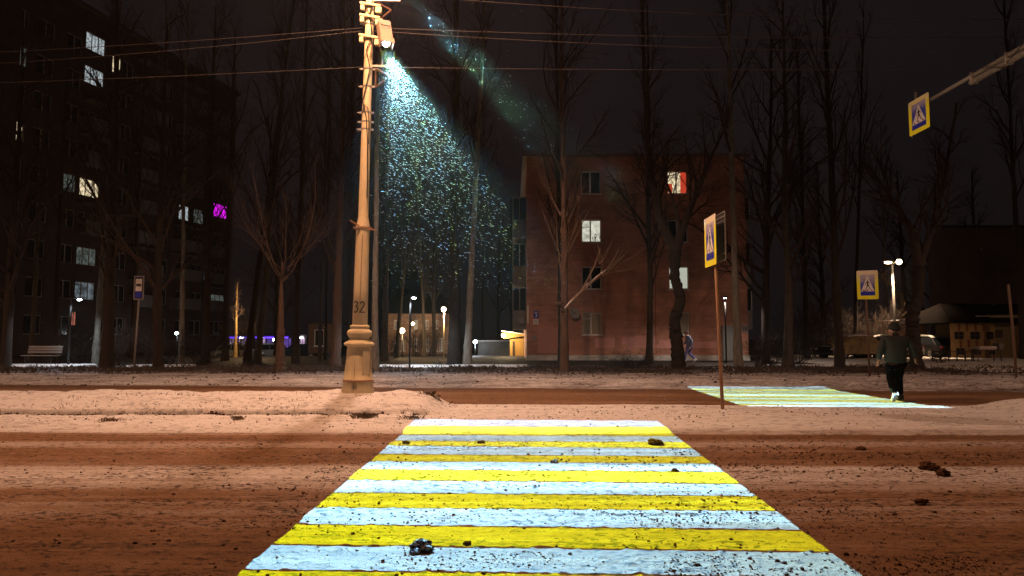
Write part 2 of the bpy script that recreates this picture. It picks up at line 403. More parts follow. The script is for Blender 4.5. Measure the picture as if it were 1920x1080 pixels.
# clods, dirt crumbs and snow lumps (nobody could count them)
M_CLOD = mat('frozen_dirt', (.17, .085, .05), 1.0, spec=.05, var=.6, scale=30, bump=.6)
M_LUMP = mat('dirty_snow_lump', (.50, .48, .46), 1.0, spec=.05, col2=(.07, .045, .035), scale=24, bump=.9, thr=(.46, .56))
ICO_V = []; 
_bm = bmesh.new(); bmesh.ops.create_icosphere(_bm, subdivisions=1, radius=1); ICO_V = np.array([v.co[:] for v in _bm.verts]); ICO_F = np.array([[v.index for v in f.verts] for f in _bm.faces]); _bm.free()
def clods(name, n, region, m, hf, size=(.008, .03), seed=1):
    rs = np.random.RandomState(seed); pts = []
    x0, x1, y0, y1, dens = region
    while len(pts) < n:
        X = rs.uniform(x0, x1, 4000); Y = rs.uniform(y0, y1, 4000)
        ok = rs.rand(4000) < dens(X, Y)
        pts += list(zip(X[ok], Y[ok]))
    pts = np.array(pts[:n]); r = size[0] + (size[1] - size[0]) * rs.rand(n) ** 3.2
    Z = hf(pts[:, 0], pts[:, 1])
    v = ICO_V[None] * (1 + .45 * (rs.rand(n, len(ICO_V), 1) - .5)) * r[:, None, None] * np.array([1.15, 1, .75]) * (.8 + .5 * rs.rand(n, 1, 3))
    v = v + np.stack([pts[:, 0], pts[:, 1], Z + r * .35], -1)[:, None]
    f = ICO_F[None] + (np.arange(n) * len(ICO_V))[:, None, None]
    o = fast_mesh(name, v.reshape(-1, 3), f.reshape(-1, 3), m); o['kind'] = 'stuff'; return o
ss = lambda a, b, x: np.clip((x - a) / (b - a), 0, 1)
d1 = lambda X, Y: (.10 + .9 * ss(.5, .68, vn(X * .5, Y * 1.3))) * (.35 + .65 * ss(1.5, 4.5, X)) * (.25 + .75 * ss(9.8, 8.6, Y)) * ss(.3, .6, vn(X * 2.3, Y * 3.1))
clods('dirt_clods', 5200, (-9, 12, 3.4, 10.6, d1), M_CLOD, h_road, (.003, .017), 1)
d2 = lambda X, Y: ss(.5, .7, vn(X * .8 + 3, Y * 3 + 8)) * np.where((X > -2.2) & (X < 3), 1, .12)
clods('crumbs_on_crossing', 3200, (-3.5, 4, 3.6, 11, d2), M_CLOD, h_road, (.003, .011), 2)
d3 = lambda X, Y: .2 + ss(.5, .65, vn(X * .7, Y * 2))
d4 = lambda X, Y: np.where(((Y + .043 * X > 4.45) & (Y + .043 * X < 4.94)) | ((Y + .043 * X > 5.52) & (Y + .043 * X < 6.0)), 1, .12) * (.15 + ss(.42, .6, vn(X * 1.6 + 5, Y * 4))) * ss(-1.6, .6, X)
clods('stripe_grit', 4200, (-1.9, 3.2, 3.8, 8.6, d4), M_CLOD, h_road, (.0025, .009), 12)
clods('median_crumbs', 1500, (-12, 12, 10.8, 14.6, d3), M_CLOD, h_median, (.005, .017), 3)
clods('kerb_dirt', 1300, (-11, -1.7, 12.70, 12.84, lambda X, Y: .15 + ss(.4, .6, vn(X * 1.9, X * 0))), mat('kerb_soil', (.06, .03, .02), 1, spec=0), h_median, (.006, .026), 9)
clods('verge_leaf_litter', 15000, (-30, 30, 20.8, 31.2, lambda X, Y: .06 + ss(24.5, 27.5, Y + .05 * X) * ss(.3, .6, vn(X * 1.1, Y * 2.1))), mat('leaf_litter', (.05, .035, .028), .9, var=.5, scale=9), h_verge, (.010, .045), 4)

def clod_thing(px, py, size, kind, label, seed, hf):
    rs = np.random.RandomState(seed); g = GZ(px, py, 0.0 if hf is h_road else .12); z = float(hf(np.array([g.x]), np.array([g.y]))[0])
    mb = MB()
    bm = bmesh.new(); bmesh.ops.create_icosphere(bm, subdivisions=4, radius=1)
    for v in bm.verts:
        c = v.co.normalized(); q = 1 + .75 * float(fbm(np.array([c.x * 1.7 + seed * 3 + c.z]), np.array([c.y * 1.7 + c.z * 1.3]), 4)[0]) * 1.8 + .30 * float(fbm(np.array([c.x * 5 + c.z * 3 + seed]), np.array([c.y * 5 + c.z * 4]), 4)[0]) * 2 + .07 * rs.rand()
        v.co = Vector((c.x * size * 1.25, c.y * size, c.z * size * .72)) * q
    me = bpy.data.meshes.new('snow_clod'); bm.to_mesh(me); bm.free(); me.materials.append(kind)
    o = bpy.data.objects.new('snow_clod' if kind is M_LUMP else 'dirt_clod', me); COL.objects.link(o); o.location = (g.x, g.y, z + size * .35)
    return tag(o, label, 'clod')
clod_thing(790, 1032, .058, M_LUMP, 'large grey snow clod with dark crumbs on the nearest white stripe', 1, h_road)
clod_thing(778, 1038, .03, M_LUMP, 'small snow clod touching the left side of the large grey clod', 5, h_road)
clod_thing(876, 1021, .022, M_CLOD, 'small black dirt clod on the edge of a near yellow stripe', 2, h_road)
clod_thing(1228, 835, .07, M_CLOD, 'brown frozen dirt clod near the right end of a far yellow stripe', 3, h_road)
clod_thing(903, 833, .035, M_CLOD, 'small dark clod on the second yellow stripe from the median', 4, h_road)
clod_thing(761, 834, .035, M_CLOD, 'small dark clod at the left end of the second yellow stripe', 6, h_road)
clod_thing(1040, 868, .035, M_LUMP, 'small greyish snow clod in the middle of a white stripe', 7, h_road)
clod_thing(1266, 886, .03, M_CLOD, 'small dirt clod near the right end of the fourth white stripe', 8, h_road)
clod_thing(1615, 844, .045, M_CLOD, 'lone dark dirt clod on the pale track right of the crossing', 9, h_road)
clod_thing(1742, 882, .075, M_CLOD, 'wide dark dirt clod on the road at the far right', 10, h_road)
clod_thing(1770, 894, .06, M_CLOD, 'dark dirt clod beside the widest clod at the far right', 11, h_road)
clod_thing(1726, 946, .045, M_CLOD, 'dark dirt clod on the right of the road, nearer the camera', 12, h_road)

# dry grass: tufts poking through the snow
def tufts(name, centres, hf, m, n=26, h=(.08, .22), spread=.12, seed=5, flat=.6):
    rs = np.random.RandomState(seed); V = []; F = []
    for cx, cy in centres:
        for i in range(n):
            x = cx + rs.normal() * spread; y = cy + rs.normal() * spread * .6; z = float(hf(np.array([x]), np.array([y]))[0])
            a = rs.rand() * 6.28; L = rs.uniform(*h); b = a + 1.57; w = .004
            dx, dy = math.cos(a) * L * flat * rs.rand(), math.sin(a) * L * flat * rs.rand()
            k = len(V); V += [(x - math.cos(b) * w, y - math.sin(b) * w, z - .01), (x + math.cos(b) * w, y + math.sin(b) * w, z - .01), (x + dx * .4, y + dy * .4, z + L * .6), (x + dx, y + dy, z + L * .8)]
            F += [(k, k + 1, k + 2), (k + 1, k + 3, k + 2)]
    return fast_mesh(name, V, F, m)
M_GRASS = mat('dry_grass', (.20, .13, .07), .9, var=.5, scale=8)
cs = [(rnd.uniform(-9, -1.6), rnd.uniform(12.85, 14.6)) for _ in range(24)] + [(rnd.uniform(-10, -1.5), 12.78 + rnd.uniform(-.04, .04)) for _ in range(60)]
tag(tufts('dry_grass', cs, h_median, M_GRASS, 7, (.03, .09)), kind='stuff')
cs = [(rnd.uniform(-26, 22), rnd.uniform(25.5, 30.5)) for _ in range(620)]
tag(tufts('verge_grass', cs, h_verge, mat('verge_grass', (.06, .045, .03), .9), 12, (.08, .24), .22, 8, 1.0), kind='stuff')
def tuft_thing(px, py, label, n, h, sp, seed):
    g = GZ(px, py, .12)
    o = tufts('grass_tuft', [(g.x, g.y)], h_median, M_GRASS, n, h, sp, seed, 1.3); tag(o, label, 'grass tuft')
tuft_thing(684, 778, 'dark dead grass clump on the kerb just right of the lamp post', 160, (.05, .13), .09, 31)
tuft_thing(446, 781, 'small dark grass tuft in the kerb crack left of the lamp post', 60, (.04, .1), .05, 32)
tuft_thing(806, 757, 'grass tuft at the right tip of the raised snow mound', 90, (.06, .14), .1, 33)
tuft_thing(770, 780, 'pale grass tuft at the end of the kerb beside the crossing', 90, (.04, .09), .1, 34)
tuft_thing(205, 784, 'brown grass tuft in the kerb crack at the far left', 80, (.04, .1), .1, 35)
# ------------------------------------------------------------------ object materials
M_POLE = mat('painted_concrete', (.88, .76, .50), .8, var=.28, scale=5, bump=.35, stretch=(1, 1, .35), bs=60)
M_GALV = mat('galvanised_steel', (.42, .41, .38), .45, metal=.5, var=.3, scale=12)
M_DKM = mat('dark_metal', (.035, .034, .036), .5, metal=.3)
M_BOXM = mat('projector_housing', (.40, .30, .24), .5, var=.25, scale=9)
M_BLK = mat('black_paint', (.012, .012, .013), .6)
M_RUST = mat('rusty_paint', (.36, .20, .11), .7, col2=(.24, .13, .08), scale=14, stretch=(1, 1, .2), bump=.2)
M_SIGNY = mat('fluorescent_yellow', (.85, .88, .04), .45, var=.10, scale=5)
M_SIGNB = mat('sign_blue', (.03, .045, .40), .4, var=.15, scale=8)
M_SIGNW = mat('sign_white', (.80, .80, .82), .4, var=.12, scale=8)
M_SIGNK = mat('sign_black', (.012, .012, .015), .5)
M_BACK = mat('sign_back', (.10, .10, .10), .5, metal=.4)
M_SNOW = mat('snow', (.82, .81, .82), .75, var=.1, scale=5, bump=.4)
M_GLASS = mat('dark_glass', (.02, .024, .03), .12, var=.3, scale=2, spec=.6)

def snow_stick(name, base, snow=(.75, .70, .70), top=.62, band=.5, soft=.35):
    """sign face with wet snow stuck over its upper part (object z from 0 to 1)"""
    m, t, b = newmat(name); tc = t.n('ShaderNodeTexCoord'); sp = t.n('ShaderNodeSeparateXYZ'); t.l(tc.outputs['Object'], sp.inputs[0])
    n = t.n('ShaderNodeTexNoise', Scale=5.0, Detail=8.0, Roughness=.7); t.l(tc.outputs['Object'], n.inputs['Vector'])
    f = t.m('ADD', sp.outputs[2], t.m('MULTIPLY', t.m('SUBTRACT', n.outputs['Fac'], .5), band))
    f = t.ramp(f, [(top - soft, 0.0), (top + soft, .9)])
    t.l(t.mix(f, base, snow), b.inputs['Base Color']); b.inputs['Roughness'].default_value = .5; return m

# ------------------------------------------------------------------ the concrete street lamp posts on the median
def strokes_on_cylinder(mb, paths, axis_fn, rad_fn, zc, h, ang0, w=.011):
    """hand-painted strokes wrapped on the round shaft; unit glyph coords"""
    for path_ in paths:
        pts = []
        for (u, v), (u2, v2) in zip(path_, path_[1:]):
            for k in range(4): pts.append((u + (u2 - u) * k / 4, v + (v2 - v) * k / 4))
        pts.append(path_[-1])
        out = []
        for u, v in pts:
            z = zc + (v - .5) * h; r = rad_fn(z) + .001; a = ang0 + u * h / r
            c = axis_fn(z); out.append((c[0] + r * math.sin(a), c[1] - r * math.cos(a), z))
        mb.tube(out, w, 6)

def lamp_post(name, label, loc, lean, full=True, power=(P_NEAR, P_FAR)):
    root = thing(name, label, 'street lamp', loc, group='street lamp posts along the median'); root.rotation_euler = (0, lean, 0)
    b = MB().lathe((0, 0, 0), [(.36, -.06), (.37, .02), (.355, .12), (.335, .28), (.315, .42), (.322, .43), (.322, .47), (.30, .485), (.285, .70), (.262, 1.0), (.25, 1.16), (.24, 1.19)], 32)
    bo = b.build('base', M_POLE, root, True)
    MB().lathe((0, 0, 0), [(.325, .425), (.333, .435), (.333, .455), (.325, .47)], 32).build('clamp_band', M_RUST, bo, True)
    MB().box((0, -.345, .445), (.09, .05, .035)).box((-.05, -.35, .445), (.02, .03, .06)).build('band_lock', M_RUST, bo)
    MB().box((.20, -.20, .84), (.17, .02, .52), rz=.75).build('hatch', M_POLE, bo, bevel=.006)
    MB().tube([(-.02, -.352, .02), (-.02, -.325, .40)], .004, 5).tube([(-.02, -.30, .5), (-.02, -.24, 1.17)], .004, 5).build('seam', M_BLK, bo)
    MB().lathe((0, 0, 0), [(.24, 1.17), (.32, 1.20), (.328, 1.225), (.315, 1.25), (.25, 1.29), (.215, 1.33), (.205, 1.36), (.235, 1.39), (.262, 1.43), (.265, 1.47), (.25, 1.51), (.215, 1.54), (.19, 1.56), (.205, 1.58), (.21, 1.61), (.195, 1.63), (.165, 1.64)], 32).build('collar', M_POLE, root, True)
    MB().lathe((0, 0, 0), [(.162, 1.62), (.155, 2.4), (.145, 3.55), (.148, 3.70), (.150, 3.78), (.125, 3.90), (.11, 4.0), (.108, 4.5), (.10, 6.0), (.092, 7.5), (.088, 10.2)], 28).build('shaft', M_POLE, root, True)
    MB().tube([(.03, -.152, 3.6), (.028, -.158, 2.9), (.022, -.162, 2.15)], .006, 6).build('cable_groove', mat('grime_stripe', (.20, .13, .08), .8), root)
    cl = MB().lathe((0, 0, 0), [(.158, 3.72), (.165, 3.725), (.165, 3.765), (.158, 3.77)], 24)
    cl.box((-.165, -.07, 3.745), (.05, .05, .05)).box((.17, -.05, 3.745), (.06, .06, .06)).box((-.14, -.19, 3.83), (.24, .016, .035), M=Matrix.Rotation(.55, 3, 'Y')).box((.22, -.13, 3.71), (.2, .018, .035), M=Matrix.Rotation(.15, 3, 'Y'))
    cl.build('middle_clamp', M_RUST, root)
    if full:
        g = MB(); rf = lambda z: .160 - (z - 1.62) * .006; ax = lambda z: (0, 0)
        three = [[(0, .92), (.12, 1), (.28, .98), (.36, .86), (.32, .7), (.16, .56), (.34, .48), (.4, .3), (.32, .1), (.14, 0), (.0, .1)]]
        two = [[(.58, .8), (.66, .96), (.82, 1), (.96, .9), (.97, .72), (.86, .5), (.68, .25), (.56, .04), (.56, .0), (.75, .05), (1.05, .02)]]
        strokes_on_cylinder(g, three + two, ax, rf, 2.02, .235, -.70, .012); g.build('painted_number', mat('number_paint', (.035, .02, .015), .8), root)
    # upper clamps with small boxes, cables
    for z, s_ in ((5.95, 0), (6.12, 1), (6.33, 0), (6.92, 1), (7.32, 0), (8.35, 0)):
        c = MB().lathe((0, 0, 0), [(.098, z - .02), (.106, z - .015), (.106, z + .015), (.098, z + .02)], 20)
        c.box((-.13, 0, z), (.07, .04, .04)).box((.13, 0, z), (.07, .04, .04)); c.tube([(-.14, 0, z), (-.2, -.01, z)], .012, 6).build('clamp', M_GALV, root)
    for z in (8.02, 8.48, 8.75):
        c = MB().box((0.03, -.13, z), (.46, .05, .055), M=Matrix.Rotation(.16, 3, 'Y')).box((-.14, -.10, z - .07), (.09, .09, .12)).box((.22, -.10, z - .13), (.13, .10, .13)); c.build('cross_bracket', M_POLE, root, bevel=.004)
    MB().box((.24, -.08, 8.36), (.16, .1, .15)).build('junction_box', M_BOXM, root, bevel=.008)
    q = MB(); q.tube([(.09, -.10, 8.9), (.02, -.14, 8.5), (.10, -.13, 8.1), (-.02, -.13, 7.7), (.07, -.12, 7.3), (.0, -.13, 6.9), (-.07, -.12, 6.55), (.02, -.12, 6.2), (.06, -.115, 5.7), (.085, -.11, 5.0), (.09, -.115, 4.4)], .011, 6)
    q.tube([(-.12, -.10, 8.75), (-.02, -.13, 8.62), (.06, -.12, 8.3), (.09, -.1, 7.8), (.06, -.12, 7.55), (-.02, -.13, 7.62), (-.08, -.1, 7.5)], .008, 6)
    q.tube([(-.07, -.1, 6.3), (-.02, -.12, 6.48), (.05, -.12, 6.4), (.08, -.11, 6.1), (.085, -.10, 5.6)], .009, 6).build('cable', M_BLK, root)
    # luminaires on two arms
    lamps = []
    for sy, col_, pw in ((-1, SODIUM, power[0]), (1, PALE, power[1])):
        a = MB().tube([(0, sy * .05, 10.0), (0, sy * .5, 10.55), (0, sy * 1.4, 10.85), (0, sy * 2.6, 10.95)], .04, 8).build('arm', M_GALV, root, True)
        hd = MB(); hd.v = []; hd.prism([(-.16, 0), (-.12, .1), (.12, .1), (.16, 0)], (0, sy * 2.5, 10.88), (1, 0, 0), (0, 0, 1), (0, sy, 0), .8); hd.build('lamp_head', M_GALV, a)
        MB().box((0, sy * 2.95, 10.862), (.22, .5, .02)).build('lamp_glass', emit('sodium_glow', col_, 30), a)
        lamps.append((Vector(loc) + Vector((lean * 10.8, sy * 2.95, 10.78)), col_, pw))
    MB().tube([(0, 0, 9.9), (0, 0, 10.1)], .1, 12).build('pole_cap', M_GALV, root)
    for l, c, pw in lamps: point_light('street_lamp_light', l, pw, c, .14, spot=174)
    return root
PX, PY_ = -3.32, 14.8
lamp_post('street_lamp_post', 'yellowish concrete lamp post numbered 32 with flared cast base, standing in the snow mound', (PX, PY_, .12), .016)
lamp_post('street_lamp_post', 'neighbouring concrete lamp post on the median, off to the left', (PX - 31, PY_ + 1.2, .1), .0, False, (P_NEAR * 1.7, P_FAR * .6))
lamp_post('street_lamp_post', 'neighbouring concrete lamp post on the median, off to the right', (PX + 33, PY_ - 1.6, .1), .0, False, (P_NEAR * .45, P_FAR * 1.1))

# ------------------------------------------------------------------ projectors
M_LENS = emit('projector_lens_glow', (.75, .95, 1.0), 60)
def projector(label, L, target, tilt_frame=True):
    L = Vector(L); d = (Vector(target) - L).normalized()
    d = Vector((d.x * .55, d.y * .6, d.z)).normalized()
    root = thing('crossing_projector', label, 'projector', (L.x, L.y, L.z), group='light projectors strapped to the lamp post')
    s = Vector((0, 0, 1)).cross(d).normalized(); u = d.cross(s).normalized()
    M = Matrix((s, d, u)).transposed()  # local x=s, y=d, z=u
    def bx(mb, c, sz): return mb.box(M @ Vector(c), sz, M=M)
    h = bx(MB(), (0, -.38, .02), (.27, .62, .24)).build('housing', M_BOXM, root, bevel=.02)
    hood = MB(); bx(hood, (0, -.02, .15), (.29, .14, .015)); bx(hood, (-.14, -.02, .05), (.015, .13, .2)); bx(hood, (.14, -.02, .05), (.015, .13, .2)); hood.build('hood', M_BOXM, h)
    lens = MB(); 
    k = 20; vs = [M @ Vector((.074 * math.cos(6.2832 * i / k), -.055, .02 + .074 * math.sin(6.2832 * i / k))) for i in range(k)] + [M @ Vector((.074 * math.cos(6.2832 * i / k), -.035, .02 + .074 * math.sin(6.2832 * i / k))) for i in range(k)]
    lens.add(vs, [tuple(range(k)), tuple(range(k, 2 * k))] + [(i, (i + 1) % k, k + (i + 1) % k, k + i) for i in range(k)])
    lens.build('lens', M_LENS, root)
    rg = MB(); rg.tube([M @ Vector((.088 * math.cos(6.2832 * i / k), -.05, .02 + .088 * math.sin(6.2832 * i / k))) for i in range(k + 1)], .012, 6); rg.build('lens_ring', M_DKM, root)
    hd = MB(); hd.tube([M @ Vector((-.1, -.5, .15)), M @ Vector((-.08, -.42, .19)), M @ Vector((.06, -.42, .19)), M @ Vector((.09, -.5, .15))], .01, 6); hd.build('handle', M_DKM, root)
    # bracket back to the post
    px = PX + .016 * L.z
    br = MB(); zb = L.z - .28
    br.box(((px + .1 + L.x) / 2 - L.x - .05, PY_ - L.y - .02, zb - L.z), (L.x - px, .05, .05)).box((-.16, PY_ - L.y - .02, -.12), (.03, .03, .36)).box((-.16, .32, 0), (.03, .3, .03))
    br.build('bracket', M_GALV, root)
    tr = MB(); a, b_, c_ = Vector((px + .16 - L.x, PY_ - L.y, zb - L.z - .05)), Vector((px + .17 - L.x, PY_ - L.y, zb - L.z - .48)), Vector((px + .47 - L.x, PY_ - L.y, zb - L.z - .22))
    for p, q_ in ((a, b_), (b_, c_), (c_, a)): tr.tube([p, q_], .022, 5)
    tr.build('triangle_brace', mat('brace_paint', (.12, .06, .05), .7), root)
    return root
projector('glowing light projector throwing the near striped crossing, lens lit white', LN, (.3, 8.2, 0))
projector('upper projector at the top edge aimed at the far crossing', LF, (7.1, 17, 0))

# ------------------------------------------------------------------ overhead cables
M_CAB = mat('cable_sheath', (.07, .06, .065), .7)
def cable(label, a, b, sag, r=.008):
    a, b = Vector(a), Vector(b); mb = MB()
    mb.tube([a.lerp(b, i / 28) - Vector((0, 0, sag * 4 * (i / 28) * (1 - i / 28))) - a for i in range(29)], r, 5)
    o = mb.build('overhead_cable', M_CAB, None, True); o.location = a
    return tag(o, label, 'cable', 'overhead cables strung along the median')
pz = lambda py: P(700, py, PY_).z
for i, (py, dz, sg, lr, ll) in enumerate([(56, 0, .55, 'upper overhead cable running right from the lamp post above the projector', 'upper overhead cable running left from the lamp post'),
                              (60, -.02, .8, 'second cable just under the upper one, right of the lamp post', 'second cable just under the upper one, left of the lamp post'),
                              (129, 0, .32, 'lowest overhead cable right of the lamp post, below the projector', 'lowest overhead cable left of the lamp post')]):
    z = pz(py) + dz
    cable(lr, (PX + .25, PY_ - .1, z), (PX + 33, PY_ - 1.6, z + .1), sg); cable(ll, (PX, PY_ - .1, z), (PX - 31, PY_ + 1.2, z + .1), sg)
cable('topmost overhead cable crossing the top edge right of the lamp post', (PX + .2, PY_ + .1, pz(-18)), (PX + 33, PY_ - 1.6, pz(-10)), .95)

# ------------------------------------------------------------------ pedestrian crossing signs
def disc(c, r, n=10): return [(c[0] + r * math.cos(6.283 * i / n), c[1] + r * math.sin(6.283 * i / n)) for i in range(n)]
def limb(a, b, w0, w1):
    dx, dy = b[0] - a[0], b[1] - a[1]; L = math.hypot(dx, dy); nx, ny = -dy / L, dx / L
    return [(a[0] + nx * w0, a[1] + ny * w0), (a[0] - nx * w0, a[1] - ny * w0), (b[0] - nx * w1, b[1] - ny * w1), (b[0] + nx * w1, b[1] + ny * w1)]
def rrect(x0, y0, x1, y1, r, n=5):
    out = []
    for cx, cy, a0 in ((x1 - r, y1 - r, 0), (x0 + r, y1 - r, 90), (x0 + r, y0 + r, 180), (x1 - r, y0 + r, 270)):
        for k in range(n + 1):
            a = R(a0 + 90 * k / n); out.append((cx + r * math.cos(a), cy + r * math.sin(a)))
    return out
def crossing_board(root, origin, U, N, w=.75, h=.98, snowy=.9, mirror=False, parent=None):
    """origin: centre of the lower edge. U right as seen, N toward the viewer"""
    o, U, N, V = Vector(origin), Vector(U), Vector(N), Vector((0, 0, 1))
    my = snow_stick('yellow_sheeting', (.88, .90, .03), top=h * snowy, band=.5, soft=.3); mb_ = snow_stick('blue_sheeting', (.03, .05, .42), top=h * (snowy - .14), band=.7, soft=.25)
    mw = snow_stick('white_sheeting', (.78, .78, .80), top=h * 1.2)
    def put(name, polys, d, t, m, par):
        q = MB()
        for p in polys:
            if mirror: p = [(-x, y) for x, y in p][::-1]
            q.prism([(x * w, y * h) for x, y in p], N * d, U, V, N, t)
        ob = q.build(name, m, par); ob.location = o if par is root else (0, 0, 0); return ob
    bd = put('board', [rrect(-.5, 0, .5, 1, .05)], 0, .006, my, root)
    bk = put('board_back', [rrect(-.495, .005, .495, .995, .05)], -.012, .011, M_BACK, bd)
    put('blue_panel', [[(-.34, .13), (.34, .13), (.34, .87), (-.34, .87)]], .0065, .003, mb_, bd)
    put('white_triangle', [[(-.32, .27), (.32, .27), (0, .80)]], .010, .002, mw, bd)
    fig = [disc((.0, .665), .028), limb((.0, .63), (.01, .50), .028, .034), limb((-.01, .62), (-.085, .54), .016, .012), limb((-.085, .54), (-.10, .48), .012, .010), limb((.015, .62), (.075, .56), .015, .012), limb((.075, .56), (.11, .54), .012, .01),
           limb((.0, .51), (-.04, .41), .026, .018), limb((-.04, .41), (-.09, .31), .018, .013), limb((.02, .51), (.075, .42), .026, .018), limb((.075, .42), (.125, .33), .018, .013)]
    put('pedestrian_pictogram', fig, .0125, .0015, M_SIGNK, bd)
    bars = [[(x - .028, .28), (x + .028, .28), (x * .75 + .018, .335), (x * .75 - .018, .335)] for x in (-.24, -.01, .22)]
    put('crossing_bars', bars, .0125, .0015, M_SIGNK, bd)
    put('lower_band', [[(-.34, .13), (.34, .13), (.34, .235), (-.34, .235)]], .0105, .002, mat('deep_blue', (.02, .03, .45), .4, var=.1), bd)
    return bd

# sign on the median (two boards back to back on a leaning pole)
g = GZ(1355, 768, .04); topc = P(1338, 440, g.y)
s1 = thing('crossing_sign', 'tall leaning orange-lit sign post on the median with two pedestrian crossing boards back to back', 'road sign', (g.x, g.y, .03), group='pedestrian crossing signs')
tx, tz = P(1340, 490, g.y).x - g.x, P(1340, 400, g.y).z - .03
MB().tube([(0, 0, -.08), (tx * .5, 0, tz * .5), (tx * 1.0, 0, tz * .93)], .036, 14).build('pole', M_RUST, s1, True)
zb = P(1335, 496, g.y).z - .03
crossing_board(s1, (tx - .05, .10, zb - .02), (0, -1, 0), (-1, 0, 0), w=.80, h=1.03, snowy=.98)
fb2 = MB()
c2 = Vector((tx + .13, .02, zb + .06)); a2 = R(4)
U2 = Vector((math.sin(a2) * .0, 1, 0)); w2, h2 = .78, .98
fb2.prism([(-w2 / 2, 0), (w2 / 2, 0), (w2 / 2, h2), (-w2 / 2, h2)], c2, U2, (0, 0, 1), (1, 0, 0), .006)
bb = fb2.build('rear_board', M_BACK, s1)
fr = MB(); 
for a, b_ in (((-w2 / 2, 0), (w2 / 2, 0)), ((w2 / 2, 0), (w2 / 2, h2)), ((w2 / 2, h2), (-w2 / 2, h2)), ((-w2 / 2, h2), (-w2 / 2, 0)), ((-w2 / 2, .14), (w2 / 2, .14)), ((-w2 / 2, h2 - .10), (w2 / 2, h2 - .10))):
    fr.tube([c2 + U2 * a[0] + Vector((-.012, 0, a[1])), c2 + U2 * b_[0] + Vector((-.012, 0, b_[1]))], .013, 5)
fr.build('rear_frame', M_GALV, bb)
MB().box((tx + .04, .0, zb + .2), (.22, .05, .04)).box((tx + .04, .0, zb + .8), (.22, .05, .04)).build('clamp', M_GALV, s1)

# sign beyond the far road
g = GZ(1632, 707, .12)
s2 = thing('crossing_sign', 'pedestrian crossing sign with bright yellow border on a dark post beyond the far crossing', 'road sign', (g.x, g.y, .1), group='pedestrian crossing signs')
MB().tube([(0, .04, -.1), (-.03, .04, 3.6)], .036, 12).build('pole', mat('dark_post', (.12, .07, .05), .7), s2, True)
zb2 = P(1627, 561, g.y).z - .1; an = R(-24)
crossing_board(s2, (P(1627, 561, g.y).x - g.x, -.02, zb2), (math.cos(an), math.sin(an), 0), (math.sin(an), -math.cos(an), 0), w=.66, h=1.0, snowy=.82)
MB().box((-.03, .02, zb2 + .3), (.2, .06, .04)).box((-.03, .02, zb2 + .7), (.2, .06, .04)).build('clamp', M_GALV, s2)

# gantry sign hung over the far road from a long arm
dG = 17.2; cG = P(1725, 256, dG)
s3 = thing('gantry_sign', 'pedestrian crossing sign hung high over the road on a long grey cantilever arm', 'road sign', (cG.x, cG.y, 0), group='pedestrian crossing signs')
crossing_board(s3, (0, .0, cG.z + .12), (0, -1, 0), (-1, 0, 0), w=.88, h=.90, snowy=1.0)
zA = P(1748, 187, dG - .4).z
MB().tube([(.07, .2, zA - .62), (.07, .2, zA + .42)], .04, 10).build('hanger', M_GALV, s3, True)
MB().tube([(.07, .46, cG.z + .1), (.07, .46, cG.z + 1.0)], .012, 6).build('hanger_rod', M_GALV, s3)
arm = MB().tube([(.07, .3, zA), (.07, -3.1, zA + .02)], .045, 10).tube([(.07, -2.0, zA), (.07, -9.2, zA + .05)], .055, 10)
arm.tube([(.07, -1.9, zA - .13), (.07, -9.2, zA - .12)], .065, 10).tube([(.07, -4.2, zA - .12), (.07, -7.5, zA - .7)], .04, 8)
for yy in (-2.0, -3.1, -4.25): arm.box((.07, yy, zA - .06), (.16, .05, .26))
arm.build('arm', M_GALV, s3, True)
MB().lathe((.07, -9.2, 0), [(.2, -.05), (.19, .1), (.15, 2), (.11, zA + .4)], 20).build('post', M_GALV, s3, True)
MB().tube([(.02, -2.4, zA + .06), (.0, -3.0, zA - .22), (.02, -3.6, zA + .06), (.0, -4.2, zA - .2), (.02, -4.6, zA + .06)], .008, 5).build('wire', M_BLK, s3)

# bus stop sign
g = GZ(250, 691, .15); bs = thing('bus_stop_sign', 'tall narrow bus stop sign, white over blue, on a thin post by the far verge', 'bus stop sign', (g.x, g.y, .12))
q = P(260, 562, g.y); ox, oz = q.x - g.x, q.z - .12
MB().tube([(0, .03, -.1), (ox, .03, oz + .05)], .04, 10).build('pole', mat('grey_post', (.26, .24, .24), .6), bs, True)
k = g.y / 1280
bd = MB().prism(rrect(-9.5 * k, 0, 9.5 * k, 45 * k, .03), (ox, 0, oz), (1, 0, 0), (0, 0, 1), (0, -1, 0), .03).build('board', mat('stop_rim', (.28, .27, .28), .5), bs)
MB().prism([(-7.5 * k, 2 * k), (7.5 * k, 2 * k), (7.5 * k, 43 * k), (-7.5 * k, 43 * k)], (ox, -.031, oz), (1, 0, 0), (0, 0, 1), (0, -1, 0), .004).build('dark_panel', mat('navy_panel', (.02, .02, .07), .4), bd)
MB().prism([(-5.8 * k, 16 * k), (5.8 * k, 16 * k), (5.8 * k, 39 * k), (-5.8 * k, 39 * k)], (ox, -.036, oz), (1, 0, 0), (0, 0, 1), (0, -1, 0), .004).build('white_panel', M_SIGNW, bd)
MB().prism([(-5.8 * k, 4 * k), (5.8 * k, 4 * k), (5.8 * k, 15 * k), (-5.8 * k, 15 * k)], (ox, -.036, oz), (1, 0, 0), (0, 0, 1), (0, -1, 0), .004).build('blue_panel', mat('stop_blue', (.02, .04, .5), .4), bd)
pic = MB().prism(rrect(-4.6 * k, 25.8 * k, 4.6 * k, 29.8 * k, .02), (ox, -.041, oz), (1, 0, 0), (0, 0, 1), (0, -1, 0), .003)
for x_ in (-2.6, 2.6): pic.prism(disc((x_ * k, 25.6 * k), 1.2 * k, 10), (ox, -.041, oz), (1, 0, 0), (0, 0, 1), (0, -1, 0), .003)
